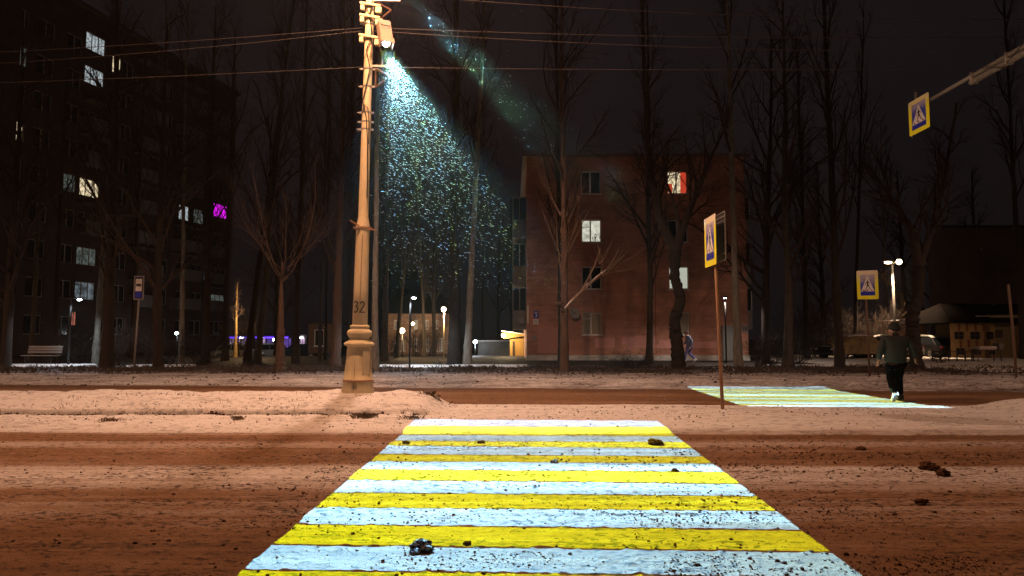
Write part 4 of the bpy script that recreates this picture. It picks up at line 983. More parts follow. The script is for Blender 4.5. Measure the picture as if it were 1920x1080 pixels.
for cx in (165, 262, 339, 395):
    sc = s_at(cx); ln = 3.2 if cx != 395 else 2.2
    for k in range(0, 9):
        z = 2.8 * k + 1.35
        if k == 0 or (cx, k) in ((165, 1), (165, 2), (165, 4), (165, 7), (165, 8), (395, 4), (395, 5), (339, 4)): continue
        o = MB().b2((sc - ln / 2, -1.0, z - .12), (sc + ln / 2, 0, z)).b2((sc - ln / 2, -1.0, z), (sc + ln / 2, -.95, z + .95)).b2((sc - ln / 2, -.95, z), (sc - ln / 2 + .05, 0, z + .95)).b2((sc + ln / 2 - .05, -.95, z), (sc + ln / 2, 0, z + .95)).build('balcony', WARM_LEDGE, lb)
        if (k + cx) % 3 != 1:
            MB().b2((sc - ln / 2 - .05, -1.05, z + 2.25), (sc + ln / 2 + .05, 0, z + 2.33)).build('canopy', WARM_LEDGE, o)
MB().b2((-.3, -.35, HB), (Lf + .3, 14, HB + .3)).build('roof', mat('roof_edge2', (.06, .055, .055), .8), lb)

# --- dark brick block closing the right side
def P2(px, py, d): v = P(px, py, d); return v
rb = thing('dark_end_block', 'large dark windowless brick end wall closing the view on the right', 'building', (P(1745, 600, 49.9).x, 49.9, .1))
hw = 14.5; wl = 24
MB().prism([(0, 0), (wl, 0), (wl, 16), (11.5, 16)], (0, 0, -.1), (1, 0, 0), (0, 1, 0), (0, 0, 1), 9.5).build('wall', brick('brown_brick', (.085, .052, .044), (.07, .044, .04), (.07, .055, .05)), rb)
MB().b2((.3, -.02, .0), (5.2, -.003, 3.3)).build('lower_band', mat('grey_render', (.12, .10, .10), .9, var=.2), rb)
MB().prism([(-.2, -.2), (wl + .2, -.2), (wl + .2, 16.2), (11.4, 16.2)], (0, 0, 9.4), (1, 0, 0), (0, 1, 0), (0, 0, 1), .2).build('roof', M_BLK, rb)

# --- little house painted with mock timber blocks
dM = 43.0; mx0 = P(1782, 640, dM).x; k = dM / 1280; mz = lambda py: P(960, py, dM).z - .12; mx = lambda px: (px - 1782) * k
mh = thing('mural_house', 'low house with ochre walls, brown square windows and a dark steep roof at the right', 'building', (mx0, dM, .12))
OC = mat('ochre_render', (.30, .19, .075), .9, var=.3, scale=1.5); DKW = mat('dark_timber', (.05, .03, .022), .8); RDB = mat('red_brown_blocks', (.16, .05, .025), .85, var=.2)
wz0, wz1 = 0, mz(606)
ops = []; 
for (a, c) in ((1790, 1808), (1820, 1838), (1850, 1864)):
    ops.append((mx(a), mz(636), mx(c), mz(622))); ops.append((mx(a + 2), mz(665), mx(c + 1), mz(653)))
wall_mesh(mx(1866), wz1, ops, .1).build('wall', OC, mh)
for o in ops:
    f = MB().b2((o[0], .05, o[1]), (o[2], .09, o[3])).build('window', M_GLASS, mh); MB().b2(((o[0] + o[2]) / 2 - .03, .03, o[1]), ((o[0] + o[2]) / 2 + .03, .048, o[3])).b2((o[0], .028, (o[1] + o[3]) / 2 - .03), (o[2], .031, (o[1] + o[3]) / 2 + .03)).build('glazing_bar', DKW, f)
for (a, y0, y1) in ((1797, 607, 621), (1812, 607, 621), (1828, 607, 621), (1843, 607, 621), (1799, 637, 652), (1814, 637, 651), (1829, 637, 652), (1844, 637, 651)):
    MB().b2((mx(a), -.03, mz(y1)), (mx(a + 4), -.002, mz(y0))).build('painted_block', RDB, mh)
MB().b2((mx(1866), .3, 0), (mx(1960), 6, mz(590))).build('right_wing', mat('olive_render', (.17, .13, .06), .9, var=.3, scale=1.5), mh)
MB().b2((mx(1872), .25, mz(633)), (mx(1886), .29, mz(619))).build('wing_window', DKW, mh)
MB().b2((mx(1905), -.4, 0), (mx(1960), .26, mz(610))).build('ochre_porch', OC, mh)
rf = MB(); xr0, xr1 = mx(1776), mx(1975); zr = mz(602); zt_ = mz(565)
rf.add([(xr0, -.5, zr - .1), (xr1, -.5, zr - .1), (xr1, 3, zt_), (xr0 + 1.5, 3, zt_), (xr1, 6.6, zr - .1), (xr0, 6.6, zr - .1)], [(0, 1, 2, 3), (3, 2, 4, 5), (0, 3, 5), (0, 5, 4, 1)])
rf.build('roof', mat('dark_roof', (.007, .006, .006), 1.0, var=.3, scale=2, spec=.0), mh); MB().b2((mx(1822), -.54, mz(594)), (mx(1882), -.46, mz(592.6))).build('eave_snow', mat('eave_snow', (.4, .36, .3), .8), mh)
point_light('yard_lamp_light', (mx0 + 6.5, dM - 7, 3.4), 130, (1, .70, .40), .3, spot=150)

# --- brick kiosk
dK = 49.5; k = dK / 1280; kx = P(1674, 600, dK).x; kz = lambda py: P(960, py, dK).z - .12; kX = lambda px: (px - 1674) * k
ki = thing('brick_kiosk', 'small orange brick service building with corbelled cornice and snow line on its roof', 'building', (kx, dK, .12))
KB = brick('orange_brick', (.42, .19, .11), (.34, .15, .09), (.25, .2, .16), bw=.3, bh=.1)
MB().b2((kX(1679), 0, -.1), (kX(1737), 3.5, kz(611))).build('wall', KB, ki)
MB().b2((kX(1677), -.1, kz(611)), (kX(1739), 3.6, kz(606))).b2((kX(1674.5), -.22, kz(606)), (kX(1741), 3.7, kz(601.5))).b2((kX(1678), -.06, kz(626)), (kX(1738), 3.56, kz(622))).build('cornice', KB, ki)
MB().b2((kX(1673.5), -.26, kz(601.4)), (kX(1742), 3.75, kz(599.6))).build('roof_snow', M_SNOW, ki)
MB().tube([(kX(1742), -.3, kz(601)), (kX(1742.5), -.3, kz(611))], .04, 6).build('icicle', M_SNOW, ki)
MB().b2((kX(1694), -.04, 0), (kX(1707), -.004, kz(628))).build('door', mat('kiosk_door', (.06, .035, .03), .6), ki)

# --- yellow shed, garage row, shop, pale house behind the trees
dS = 50.0; k = dS / 1280; sx = P(944, 640, dS).x; sz = lambda py: P(960, py, dS).z - .12; sX = lambda px: (px - 944) * k
sh = thing('yellow_shed', 'small ochre shed with slanting snowy roof and its own lamp', 'shed', (sx, dS, .12))
YS_ = mat('ochre_boards', (.48, .27, .07), .8, var=.35, scale=4, stretch=(4, 1, .5))
MB().prism([(sX(956), 0), (sX(984), 0), (sX(984), sz(634)), (sX(956), sz(636))], (0, .2, 0), (1, 0, 0), (0, 0, 1), (0, 1, 0), 2.5).build('wall', YS_, sh)
MB().prism([(sX(944), sz(636)), (sX(984), sz(630)), (sX(984), sz(627)), (sX(941), sz(621))], (0, .0, 0), (1, 0, 0), (0, 0, 1), (0, 1, 0), 2.8).build('fascia', YS_, sh)
MB().prism([(sX(940), sz(621)), (sX(985), sz(627.2)), (sX(985), sz(626)), (sX(940), sz(619.5))], (0, -.1, 0), (1, 0, 0), (0, 0, 1), (0, 1, 0), 3).build('roof_snow', M_SNOW, sh)
MB().b2((sX(961), .16, 0), (sX(965), .198, sz(640))).b2((sX(982), .12, 0), (sX(985), .198, sz(628))).build('post', DKW, sh)
lo = MB().sphere((sX(944), -.3, sz(629)), .15).build('wall_lamp', M_WARM_GLOW, sh, True); point_light('shed_light', (sx + sX(946), dS - .75, .12 + sz(631)), 260, (1, .78, .45), .12)
gr = thing('garage_row', 'long low dark garage with thin snow on its roof, left of the ochre shed', 'garage', (P(896, 640, 53).x, 53, .12))
k = 53 / 1280; gz = P(960, 640, 53).z - .12
MB().b2((0, 0, -.1), (62 * k, 3, gz)).build('wall', mat('garage_dark', (.05, .045, .045), .8, var=.3, scale=2), gr); MB().b2((-.1, -.15, gz), (62 * k + .1, 3.1, gz + .07)).build('roof_snow', mat('grey_snow', (.3, .29, .3), .8), gr)
for i in range(3): MB().b2((.3 + i * .85, -.03, 0), (.95 + i * .85, -.003, gz - .35)).build('garage_door', M_DKM, gr)

dH = 56.0; k = dH / 1280; hx = P(722, 640, dH).x; hz = lambda py: P(960, py, dH).z - .12; hX = lambda px: (px - 722) * k
ph = thing('pale_house', 'pale two storey house with tall windows behind the trees in the middle, warmly lit', 'building', (hx, dH, .12))
PB = brick('pale_brick', (.42, .28, .20), (.34, .22, .16), (.24, .18, .15), bw=.5, bh=.16)
ops = [(hX(a), hz(658), hX(a + 8), hz(634)) for a in (736, 752, 776, 796, 812, 824)] + [(hX(a), hz(618), hX(a + 7), hz(600)) for a in (738, 776, 796, 814)]
wall_mesh(hX(842), hz(588), ops, .15).build('wall', PB, ph)
for i, o in enumerate(ops): window(ph, o, [M_GLASS, L_BLIND, M_GLASS, L_DIMW][i % 4], M_FRAME, depth=.15, vent=None, sill=i < 6)
MB().add([(0, 0, 0), (0, 9, 0), (0, 9, hz(588)), (0, 0, hz(588)), (hX(842), 0, 0), (hX(842), 9, 0), (hX(842), 9, hz(588)), (hX(842), 0, hz(588))], [(1, 0, 3, 2), (4, 5, 6, 7)]).build('side_walls', PB, ph)
MB().b2((.1, .2, 0), (hX(842) - .1, .22, hz(592))).build('inner_backing', M_BLK, ph)
MB().prism([(-.3, 0), (hX(842) + .3, 0), (hX(842) - 1.2, 2.0), (1.2, 2.0)], (0, 4.5, hz(588)), (1, 0, 0), (0, 0, 1), (0, 1, 0), .3).build('roof_core', M_BLK, ph)
MB().add([(-.3, -.4, hz(588)), (hX(842) + .3, -.4, hz(588)), (hX(842) - 1.2, 4.5, hz(588) + 2), (1.2, 4.5, hz(588) + 2), (hX(842) + .3, 9.4, hz(588)), (-.3, 9.4, hz(588))], [(0, 1, 2, 3), (3, 2, 4, 5), (0, 3, 5), (1, 4, 2)]).build('roof', mat('dim_roof', (.05, .045, .045), .8), ph)

dQ = 78.0; ZQ = -.62; k = dQ / 1280; qx = P(426, 640, dQ).x; qz = lambda py: P(960, py, dQ).z - ZQ; qX = lambda px: (px - 426) * k
sq = thing('lit_shop', 'low shop building edged with violet strip lights and glowing windows, behind parked cars', 'shop', (qx, dQ, ZQ))
ops = [(qX(a), .5, qX(c), qz(634)) for a, c in ((430, 443), (446, 462), (482, 497), (500, 510), (514, 522), (530, 545), (558, 571))]
wall_mesh(qX(575), qz(628), ops, .2).build('wall', mat('shop_render', (.16, .11, .13), .8, var=.3), sq)
MB().add([(0, 0, 0), (0, 7, 0), (0, 7, qz(628)), (0, 0, qz(628)), (qX(575), 0, 0), (qX(575), 7, 0), (qX(575), 7, qz(628)), (qX(575), 0, qz(628))], [(1, 0, 3, 2), (4, 5, 6, 7)]).build('side_walls', DKW, sq)
VIO = emit('violet_strip', (.14, .05, 1.0), 2.2); SHW = lit('shop_window_glow', (.80, .52, .78), .55, 3, .6); SHP = lit('shop_violet_glow', (.30, .16, .8), .5, 3, .6)
for i, o in enumerate(ops):
    f = MB().b2((o[0], .1, o[1]), (o[2], .13, o[3] - .02)).build('shop_window', (SHW, SHW, SHW, SHP, SHP, SHP, SHW)[i], sq)
    b_ = MB(); n = 3
    for j in range(n + 1): x = o[0] + (o[2] - o[0]) * j / n; b_.b2((x - .025, .06, o[1]), (x + .025, .098, o[3]))
    b_.build('window_bars', DKW, f)
    if i in (1, 2, 6): MB().sphere(((o[0] + o[2]) / 2, -.12, o[3] + .05), .13, sq=(2.2, .6, .5)).build('sign_lamp', M_WHITE_GLOW, sq)
MB().b2((0, -.12, qz(634.2)), (qX(540), -.03, qz(631.4))).build('light_strip', VIO, sq)
MB().b2((-.2, -.3, qz(628)), (qX(575) + .2, 7, qz(627))).build('roof', M_BLK, sq)
sm_ = thing('dim_annex', 'dim brown annex with two tall windows right of the violet lit shop', 'building', (P(578, 640, 58).x, 58, .12))
k = 58 / 1280; o2 = [(.5, .6, 1.3, 2.0), (2.0, .6, 2.8, 2.0)]
wall_mesh(62 * k, 2.5, o2, .12).build('wall', mat('brown_render', (.16, .10, .08), .85, var=.3), sm_)
for o in o2: window(sm_, o, M_GLASS, M_FRAME, depth=.12)
MB().b2((-.1, -.2, 2.5), (62 * k + .1, 5, 2.62)).build('roof', M_BLK, sm_)
bl = thing('far_block', 'faint dark block behind the trees left of the brick building, higher than the pale house', 'building', (-22, 95, .1))
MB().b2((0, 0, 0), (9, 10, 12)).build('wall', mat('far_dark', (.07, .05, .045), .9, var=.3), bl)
for i in range(3):
    for j in range(4): MB().b2((1.2 + 2.6 * i, -.04, 1.2 + 2.7 * j), (2.4 + 2.6 * i, -.004, 2.7 + 2.7 * j)).build('window', M_GLASS, bl)

# ------------------------------------------------------------------ parked cars
def car(label, loc, rz, paint, snow=1.0, tarp=None, L=4.3):
    root = thing('parked_car', label, 'car', loc, rz, 'cars parked among the trees')
    w = .84; low = [(-2.12, .30), (-2.14, .62), (-2.0, .80), (-1.35, .88), (1.0, .88), (1.95, .76), (2.14, .58), (2.12, .28)]
    def shell(prof, ws, taper):
        mb = MB(); k = len(prof); vs = []
        for y, f in ((-1, taper), (-.82, 1), (.82, 1), (1, taper)):
            for x, z in prof: vs.append((x * (1 if abs(y) < .9 else .985), y * ws, z if abs(y) < .9 else z * .96 + .02))
        fs = [(r * k + i, r * k + (i + 1) % k, (r + 1) * k + (i + 1) % k, (r + 1) * k + i) for r in range(3) for i in range(k)] + [tuple(range(k)), tuple(3 * k + i for i in range(k))[::-1]]
        return mb.add(vs, fs)
    body = shell(low, w, 1); bo = body.build('body', paint, root, bevel=.03)
    cab = [(-1.75, .86), (-1.30, 1.30), (-.95, 1.40), (.25, 1.42), (.62, 1.34), (1.15, .86)]
    cb = MB(); k = len(cab); vs = []
    for y in (-1, 1):
        for x, z in cab: vs.append((x, y * (.78 - (z - .86) * .32), z))
    cb.add(vs, [tuple(range(k)), tuple(range(k, 2 * k))[::-1]] + [(i, (i + 1) % k, k + (i + 1) % k, k + i) for i in range(k)])
    cb.build('cabin_glass', M_GLASS, root, bevel=.02)
    MB().prism([(-1.28, 1.315), (-.95, 1.415), (.25, 1.435), (.60, 1.36), (.60, 1.345), (-1.28, 1.30)], (0, -.62, 0), (1, 0, 0), (0, 0, 1), (0, 1, 0), 1.24).build('roof', paint, root)
    pl = MB()
    for s_ in (-1, 1):
        for a, b_ in (((-1.3, 1.30), (-1.75, .87)), ((.6, 1.34), (1.13, .87)), ((-.35, 1.41), (-.38, .87))): pl.tube([(a[0], s_ * .645, a[1]), (b_[0], s_ * .785, b_[1])], .03, 5)
    pl.build('pillars', paint, root)
    for x in (-1.35, 1.35):
        for s_ in (-1, 1):
            wh = MB().tube([(x, s_ * .66, .31), (x, s_ * .87, .31)], .31, 18).build('wheel', M_BLK, root, False); MB().tube([(x, s_ * .872, .31), (x, s_ * .885, .31)], .18, 12).build('rim', M_GALV, wh)
    for s_ in (-1, 1):
        MB().sphere((2.08, s_ * .62, .64), .11, 10, 6, (.5, 1.3, .7)).build('headlight', mat('lamp_lens', (.5, .5, .5), .2), root, True)
        MB().sphere((-2.1, s_ * .66, .70), .11, 10, 6, (.4, 1.2, .8)).build('tail_light', mat('tail_red', (.3, .02, .02), .3), root, True)
    MB().box((2.14, 0, .40), (.06, 1.5, .16)).build('bumper', M_BLK, root)
    if snow:
        sn = MB(); sn.prism([(-1.3, 1.33), (-1.0, 1.50), (.2, 1.53), (.62, 1.40), (.6, 1.372), (.25, 1.44), (-.95, 1.42)], (0, -.64, 0), (1, 0, 0), (0, 0, 1), (0, 1, 0), 1.28); sn.build('roof_snow', M_SNOW, root, bevel=.01)
        MB().prism([(1.2, .89), (1.9, .80), (1.85, .84), (1.2, .96)], (0, -.72, 0), (1, 0, 0), (0, 0, 1), (0, 1, 0), 1.44).build('bonnet_snow', M_SNOW, root)
        if snow > 1: MB().prism([(.66, 1.345), (1.16, .90), (1.2, .95), (.7, 1.39)], (0, -.66, 0), (1, 0, 0), (0, 0, 1), (0, 1, 0), 1.32).build('windscreen_snow', M_SNOW, root)
    if tarp:
        mb = MB(); n = 26; m_ = 14; vs = []
        for i in range(n):
            x = -2.25 + 4.5 * i / (n - 1)
            top = 1.47 if -1.2 < x < .5 else (max(.95, 1.47 - (abs(x - (-1.2 if x < 0 else .5))) * .75))
            for j in range(m_):
                a = math.pi * j / (m_ - 1); yy = -math.cos(a) * .92; zz = .35 + (top - .35) * max(0.0, min(1, math.sin(a) * 1.8)) ** .7 + .02 * math.sin(9 * x + 5 * j)
                vs.append((x, yy * (1 - .2 * max(0, zz - .9)), zz))
        mb.add(vs, [(i * m_ + j, i * m_ + j + 1, (i + 1) * m_ + j + 1, (i + 1) * m_ + j) for i in range(n - 1) for j in range(m_ - 1)]); mb.build('cover', tarp, root, True)
    return root
PW = mat('silver_paint', (.42, .40, .38), .3, metal=.3, var=.1); PD = mat('black_car_paint', (.015, .015, .018), .25); PB_ = mat('beige_paint', (.45, .38, .26), .4, var=.1)
def gp(px, d, z=.12): return (P(px, 600, d).x, d, z)
car('pale snow dusted saloon car parked in front of the violet shop', gp(505, 67, -.62), R(180), PW, 1)
car('dark car half hidden behind the brown trunk, right of the pale saloon', gp(563, 65, -.6), R(180), PD, 0)
car('car with light beige bonnet parked left of the pale saloon by the shop', gp(448, 63, -.6), 0, PB_, 1)
car('car under a yellowish tarpaulin behind the trees right of the brick block', gp(1592, 42.5), R(200), PD, 1, mat('yellow_tarpaulin', (.40, .30, .13), .7, col2=(.16, .11, .06), scale=3, bump=.5))
car('snow covered car parked left of the walking person', gp(1655, 44.5), R(165), PW, 2)
car('dark car with a thick white snow cap beside the black trunk, right of the person', gp(1733, 46), R(100), PD, 1)

# ------------------------------------------------------------------ bench, fences
M_WOOD = mat('weathered_slats', (.26, .23, .20), .8, var=.3, scale=6, stretch=(1, 6, 6))
def bench(label, px0, px1, d, rz=0, wd=M_WOOD, back=True):
    x0, x1 = P(px0, 600, d).x, P(px1, 600, d).x; Lb = x1 - x0
    root = thing('park_bench', label, 'bench', ((x0 + x1) / 2, d, .14), rz)
    st = MB()
    for i in range(4): st.b2((-Lb / 2, -.22 + i * .12, .43), (Lb / 2, -.13 + i * .12, .46))
    st.build('seat', wd, root)
    if back:
        b_ = MB()
        for i in range(3): b_.b2((-Lb / 2, .26 + i * .03, .56 + i * .13), (Lb / 2, .285 + i * .03, .66 + i * .13))
        b_.build('backrest', wd, root)
    for s_ in (-1, 1): MB().tube([(s_ * (Lb / 2 - .2), -.2, -.02), (s_ * (Lb / 2 - .2), -.18, .42), (s_ * (Lb / 2 - .2), .24, .42), (s_ * (Lb / 2 - .2), .38, .98)], .025, 6).tube([(s_ * (Lb / 2 - .2), .2, .42), (s_ * (Lb / 2 - .2), .26, -.02)], .025, 6).build('leg', M_DKM, root)
    return root
bench('snow dusted wooden bench beneath the left block, beside the bright path', 48, 112, 33.8)
def frame_fence(label, pts, d, hgt, m, n, post=.035, rails=(.95, .5)):
    x0, x1 = P(pts[0], 600, d).x, P(pts[1], 600, d).x; root = thing('low_fence', label, 'fence', (x0, d, .12)); Lb = x1 - x0
    for r_ in rails: MB().tube([(0, 0, hgt * r_), (Lb, 0, hgt * r_)], post * .7, 6).build('rail', m, root)
    for i in range(n + 1): MB().tube([(Lb * i / n, 0, -.1), (Lb * i / n, 0, hgt)], post, 6).build('post', m, root)
    return root
frame_fence('low dark pipe fence in front of the timber patterned house', (1745, 1822), 36.5, .62, M_BLK, 5)
frame_fence('thin fence of upright bars in front of the pale house', (722, 826), 52.5, 1.5, M_RUST, 34, .018, (.95, .15))
# playground seesaw-like bench with snow at right
x0 = P(1822, 600, 37).x; x1 = P(1870, 600, 37).x; pb = thing('snowy_table', 'snow topped low table on thin legs standing in the yard before the ochre house', 'table', ((x0 + x1) / 2, 37, .14))
Lb = x1 - x0
MB().b2((-Lb / 2, -.35, .62), (Lb / 2, .35, .68)).build('top', DKW, pb); MB().b2((-Lb / 2 + .12, -.3, .682), (Lb / 2 - .25, .3, .86)).build('snow_cover', mat('table_snow', (.5, .44, .38), .8), pb, bevel=.05)
for sx_ in (-1, 1):
    for sy_ in (-1, 1): MB().tube([(sx_ * (Lb / 2 - .08), sy_ * .28, -.02), (sx_ * (Lb / 2 - .1), sy_ * .25, .62)], .03, 6).build('leg', M_DKM, pb)
MB().b2((Lb / 2 - .15, -.25, .69), (Lb / 2 + .1, .25, 1.02)).build('end_board', WARM_LEDGE, pb)
# ------------------------------------------------------------------ trees
class Tubes:
    def __init__(s): s.V = []; s.F = []; s.n = 0
    def add(s, pts, rad, k):
        pts = np.asarray(pts, float); m = len(pts); rad = np.asarray(rad, float)
        t = np.gradient(pts, axis=0); t /= np.linalg.norm(t, axis=1)[:, None] + 1e-9
        ref = np.array([.31, .9, .3]) if abs(t[0, 2]) > .8 else np.array([0, 0, 1.0])
        u = np.cross(t, ref); u /= np.linalg.norm(u, axis=1)[:, None] + 1e-9; w = np.cross(t, u)
        a = np.arange(k) * 2 * math.pi / k
        ring = pts[:, None] + rad[:, None, None] * (u[:, None] * np.cos(a)[None, :, None] + w[:, None] * np.sin(a)[None, :, None])
        s.V.append(ring.reshape(-1, 3)); i = np.arange(m - 1)[:, None] * k; j = np.arange(k)[None]; jn = (j + 1) % k
        s.F.append((np.stack([i + j, i + jn, i + k + jn, i + k + j], -1) + s.n).reshape(-1, 4)); s.n += m * k
    def build(s, name, m, parent): return fast_mesh(name, np.concatenate(s.V), np.concatenate(s.F), m, parent, True)
def branch(rs, p, d, L, r, n, wander=.12, up=.0):
    pts = [np.array(p, float)]; d = np.array(d, float)
    for i in range(n):
        d = d + rs.normal(0, wander, 3) + np.array([0, 0, up]); d /= np.linalg.norm(d); pts.append(pts[-1] + d * L / n)
    rad = r * (1 - .8 * np.arange(n + 1) / n); return np.array(pts), np.maximum(rad, .004)
def interp(pts, rad, t):
    x = t * (len(pts) - 1); i = min(int(x), len(pts) - 2); f = x - i
    return pts[i] * (1 - f) + pts[i + 1] * f, rad[i] * (1 - f) + rad[i + 1] * f, (pts[i + 1] - pts[i]) / (np.linalg.norm(pts[i + 1] - pts[i]) + 1e-9)
def grow(rs, cr, pts, rad, level, t0, n, Lr, ang, up):
    for i in range(n):
        t = t0 + (1 - t0) * (i + rs.rand()) / n; p, r, d = interp(pts, rad, min(t, .985))
        a = rs.rand() * 6.283; o = np.cross(d, [math.cos(a), math.sin(a), .3]); o /= np.linalg.norm(o) + 1e-9
        g = ang * rs.uniform(.7, 1.25); dd = d * math.cos(g) + o * math.sin(g)
        L = Lr * rs.uniform(.6, 1.2) * (1.15 - .75 * (t - t0) / (1 - t0)); rr = min(r * .62, .012 + L * .017)
        b, br_ = branch(rs, p, dd, L, rr, 5 if level == 0 else 3, .13, up)
        cr.add(b, br_, 5 if level == 0 else 3)
        if level == 0: grow(rs, cr, b, br_, 1, .22, 9, L * .42, .75, up * .6)
        elif level == 1: grow(rs, cr, b, br_, 2, .25, 6, L * .5, .7, up * .5)
def tree_meshes(seed, H, r0, kind='tall', bark=None, cbark=None, lean=(0, 0), bend=.02):
    rs = np.random.RandomState(seed); root = thing('bare_tree', 'x', 'tree'); tr = Tubes(); cr = Tubes()
    n = 26; z = np.linspace(-.15, 1, n) * H; x = np.cumsum(rs.normal(0, bend, n)) * H / 22; y = np.cumsum(rs.normal(0, bend, n)) * H / 22
    x -= np.interp(0, z, x); y -= np.interp(0, z, y)
    x += lean[0] * np.maximum(z, 0); y += lean[1] * np.maximum(z, 0)
    zz = np.maximum(z, 0) / H; rad = r0 * (1 - .80 * zz) * (1 + .35 * np.exp(-np.maximum(z, 0) / .35)); rad *= 1 + .06 * rs.normal(0, 1, n)
    pts = np.stack([x, y, z], -1)
    # densify for bark lumps
    t_ = np.linspace(0, n - 1, 110); pd = np.stack([np.interp(t_, np.arange(n), pts[:, i]) for i in range(3)], -1); rd = np.interp(t_, np.arange(n), rad) * (1 + .05 * rs.normal(0, 1, 110))
    tr.add(pd, rd, 12)
    tm = tr.build('trunk', bark, root)
    if kind == 'tall': grow(rs, cr, pts, rad, 0, .30, 30, H * .23, .62, .05)
    elif kind == 'sparse': grow(rs, cr, pts, rad, 0, .48, 20, H * .2, .55, .06)
    elif kind == 'spread': grow(rs, cr, pts, rad, 0, .26, 26, H * .34, .85, .03)
    elif kind == 'shoots':   # cut-back trunk with upright shoots
        for i in range(9):
            a = i * 6.283 / 9 + rs.rand() * .5; p, r, d = interp(pts, rad, rs.uniform(.80, .99))
            b, q = branch(rs, p, (math.cos(a) * .8, math.sin(a) * .8, .45), H * rs.uniform(.8, 1.25), r * .55, 7, .08, .2); cr.add(b, q, 6); grow(rs, cr, b, q, 1, .18, 13, H * .36, .38, .11)
    cr.build('crown', cbark or bark, root); return root
BK_D = mat('dark_bark', (.035, .026, .022), .95, var=.55, scale=5, stretch=(3, 3, .5), bump=1, bs=14)
BK_M = mat('brown_bark', (.12, .075, .056), .95, var=.5, scale=5, stretch=(3, 3, .5), bump=1, bs=14)
BK_L = mat('pale_bark', (.23, .22, .19), .9, col2=(.10, .095, .085), scale=3.5, stretch=(2, 2, .7), bump=.8, bs=12)
BK_G = mat('grey_bark', (.075, .066, .058), .95, var=.5, scale=5, stretch=(3, 3, .5), bump=.8, bs=12)
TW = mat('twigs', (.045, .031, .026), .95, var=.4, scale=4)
protos = [tree_meshes(11, 20, .30, 'tall', BK_D, TW), tree_meshes(12, 22, .27, 'sparse', BK_D, TW), tree_meshes(13, 19, .26, 'tall', BK_G, TW, bend=.035), tree_meshes(14, 21, .24, 'sparse', BK_L, TW), tree_meshes(15, 17, .28, 'spread', BK_D, TW, bend=.03), tree_meshes(16, 21, .25, 'tall', BK_M, TW)]
prad = [.30, .27, .26, .24, .28, .25]
# (photo x, depth, trunk width px, prototype, label)
TR = [
 (14, 31.5, 20, 4, 'dark forked tree cut by the left edge of the picture'),
 (62, 40, 10, 2, 'thin dark tree behind the bench'),
 (105, 44, 12, 1, 'straight dark tree just left of the white hooded lamp'),
 (183, 35, 13, 3, 'pale lower trunk leaning beside the widest dark trunk at the left'),
 (204, 30, 25, 0, 'widest dark trunk on the left, between the lamp and the bus stop sign'),
 (300, 29.2, 19, 4, 'dark knotty trunk right of the bus stop sign'),
 (343, 34.5, 11, 3, 'pale grey slim trunk between the bus stop sign and the shop'),
 (387, 37, 17, 0, 'broad black trunk hiding the right edge of the tall block'),
 (424, 40, 14, 1, 'dark trunk just left of the violet shop'),
 (466, 40, 15, 1, 'leaning dark trunk in front of the violet shop, left one of the crossed pair'),
 (484, 38, 14, 2, 'dark trunk in front of the violet shop, right one of the crossed pair'),
 (556, 36, 15, 0, 'dark trunk behind the short brown trunk, right of it'),
 (601, 39, 8, 2, 'thin dark trunk, left one of a close pair right of the shop'),
 (612, 41, 7, 1, 'thin dark trunk, right one of a close pair right of the shop'),
 (630, 31.8, 20, 5, 'brown tall trunk standing just left of the numbered lamp post'),
 (655, 36, 12, 0, 'dark trunk half hidden behind the lamp post base'),
 (704, 27.6, 15, 3, 'pale greenish trunk right behind the numbered lamp post'),
 (722, 40, 14, 5, 'brownish trunk second to the right of the lamp post'),
 (744, 46, 9, 0, 'slanting dark trunk before the pale house, left of its globe lamp'),
 (797, 48, 7, 2, 'thin leaning tree in front of the pale house'),
 (815, 49, 8, 4, 'crooked tree before the right half of the pale house'),
 (853, 33.5, 27, 0, 'massive black trunk left of the pale slanting trunk'),
 (877, 33.2, 16, 3, 'pale slanting trunk right of the massive black trunk'),
 (905, 58, 8, 1, 'distant dark tree behind the garage row'),
 (935, 60, 8, 4, 'distant dark tree above the garage row, nearer the brick block'),
 (1052, 32.5, 13, 0, 'dark tall trunk directly behind the brown pollarded one before the brick block'),
 (1216, 34.5, 15, 2, 'straight dark grey trunk between the two window columns of the brick block'),
 (1383, 31.0, 17, 3, 'pale grey trunk at the right corner of the brick block'),
 (1432, 35, 17, 4, 'dark leaning trunk just right of the brick block'),
 (1475, 31.5, 20, 2, 'grey trunk second to the right of the brick block'),
 (1512, 42, 12, 0, 'dark trunk among the twigs right of the brick block'),
 (1572, 30.6, 19, 0, 'tall trunk with a pale left edge, left of the far crossing sign'),
 (1600, 46, 9, 1, 'thin tree behind the tarpaulin car'),
 (1660, 55, 9, 3, 'pale speckled trunk left of the brick kiosk'),
 (1760, 60, 12, 4, 'tree behind the brick kiosk against the dark end block'),
 (1838, 62, 10, 0, 'bare tree rising behind the steep dark roof'),
 (1915, 40, 14, 1, 'dark tree at the right edge behind the post'),
 (250, 46, 12, 1, 'dark tree behind the bus stop sign'),
 (520, 60, 10, 4, 'far tree behind the violet shop'), (690, 60, 10, 1, 'far tree behind the lamp post'),
 (960, 75, 10, 0, 'far tree seen left of the brick block roof'), (1180, 90, 12, 4, 'tree whose crown rises behind the brick block roof'),
 (1545, 60, 12, 2, 'far tree right of the brick block, behind the twiggy bushes'), (1700, 75, 12, 1, 'far tree rising behind the double lamp'),
]
used = [False] * 6; rs = random.Random(21)
leans = {183: .03, 466: .10, 484: .06, 744: .07, 797: -.06, 877: .045, 1432: .05, 853: .0, 704: .0, 1600: .06}
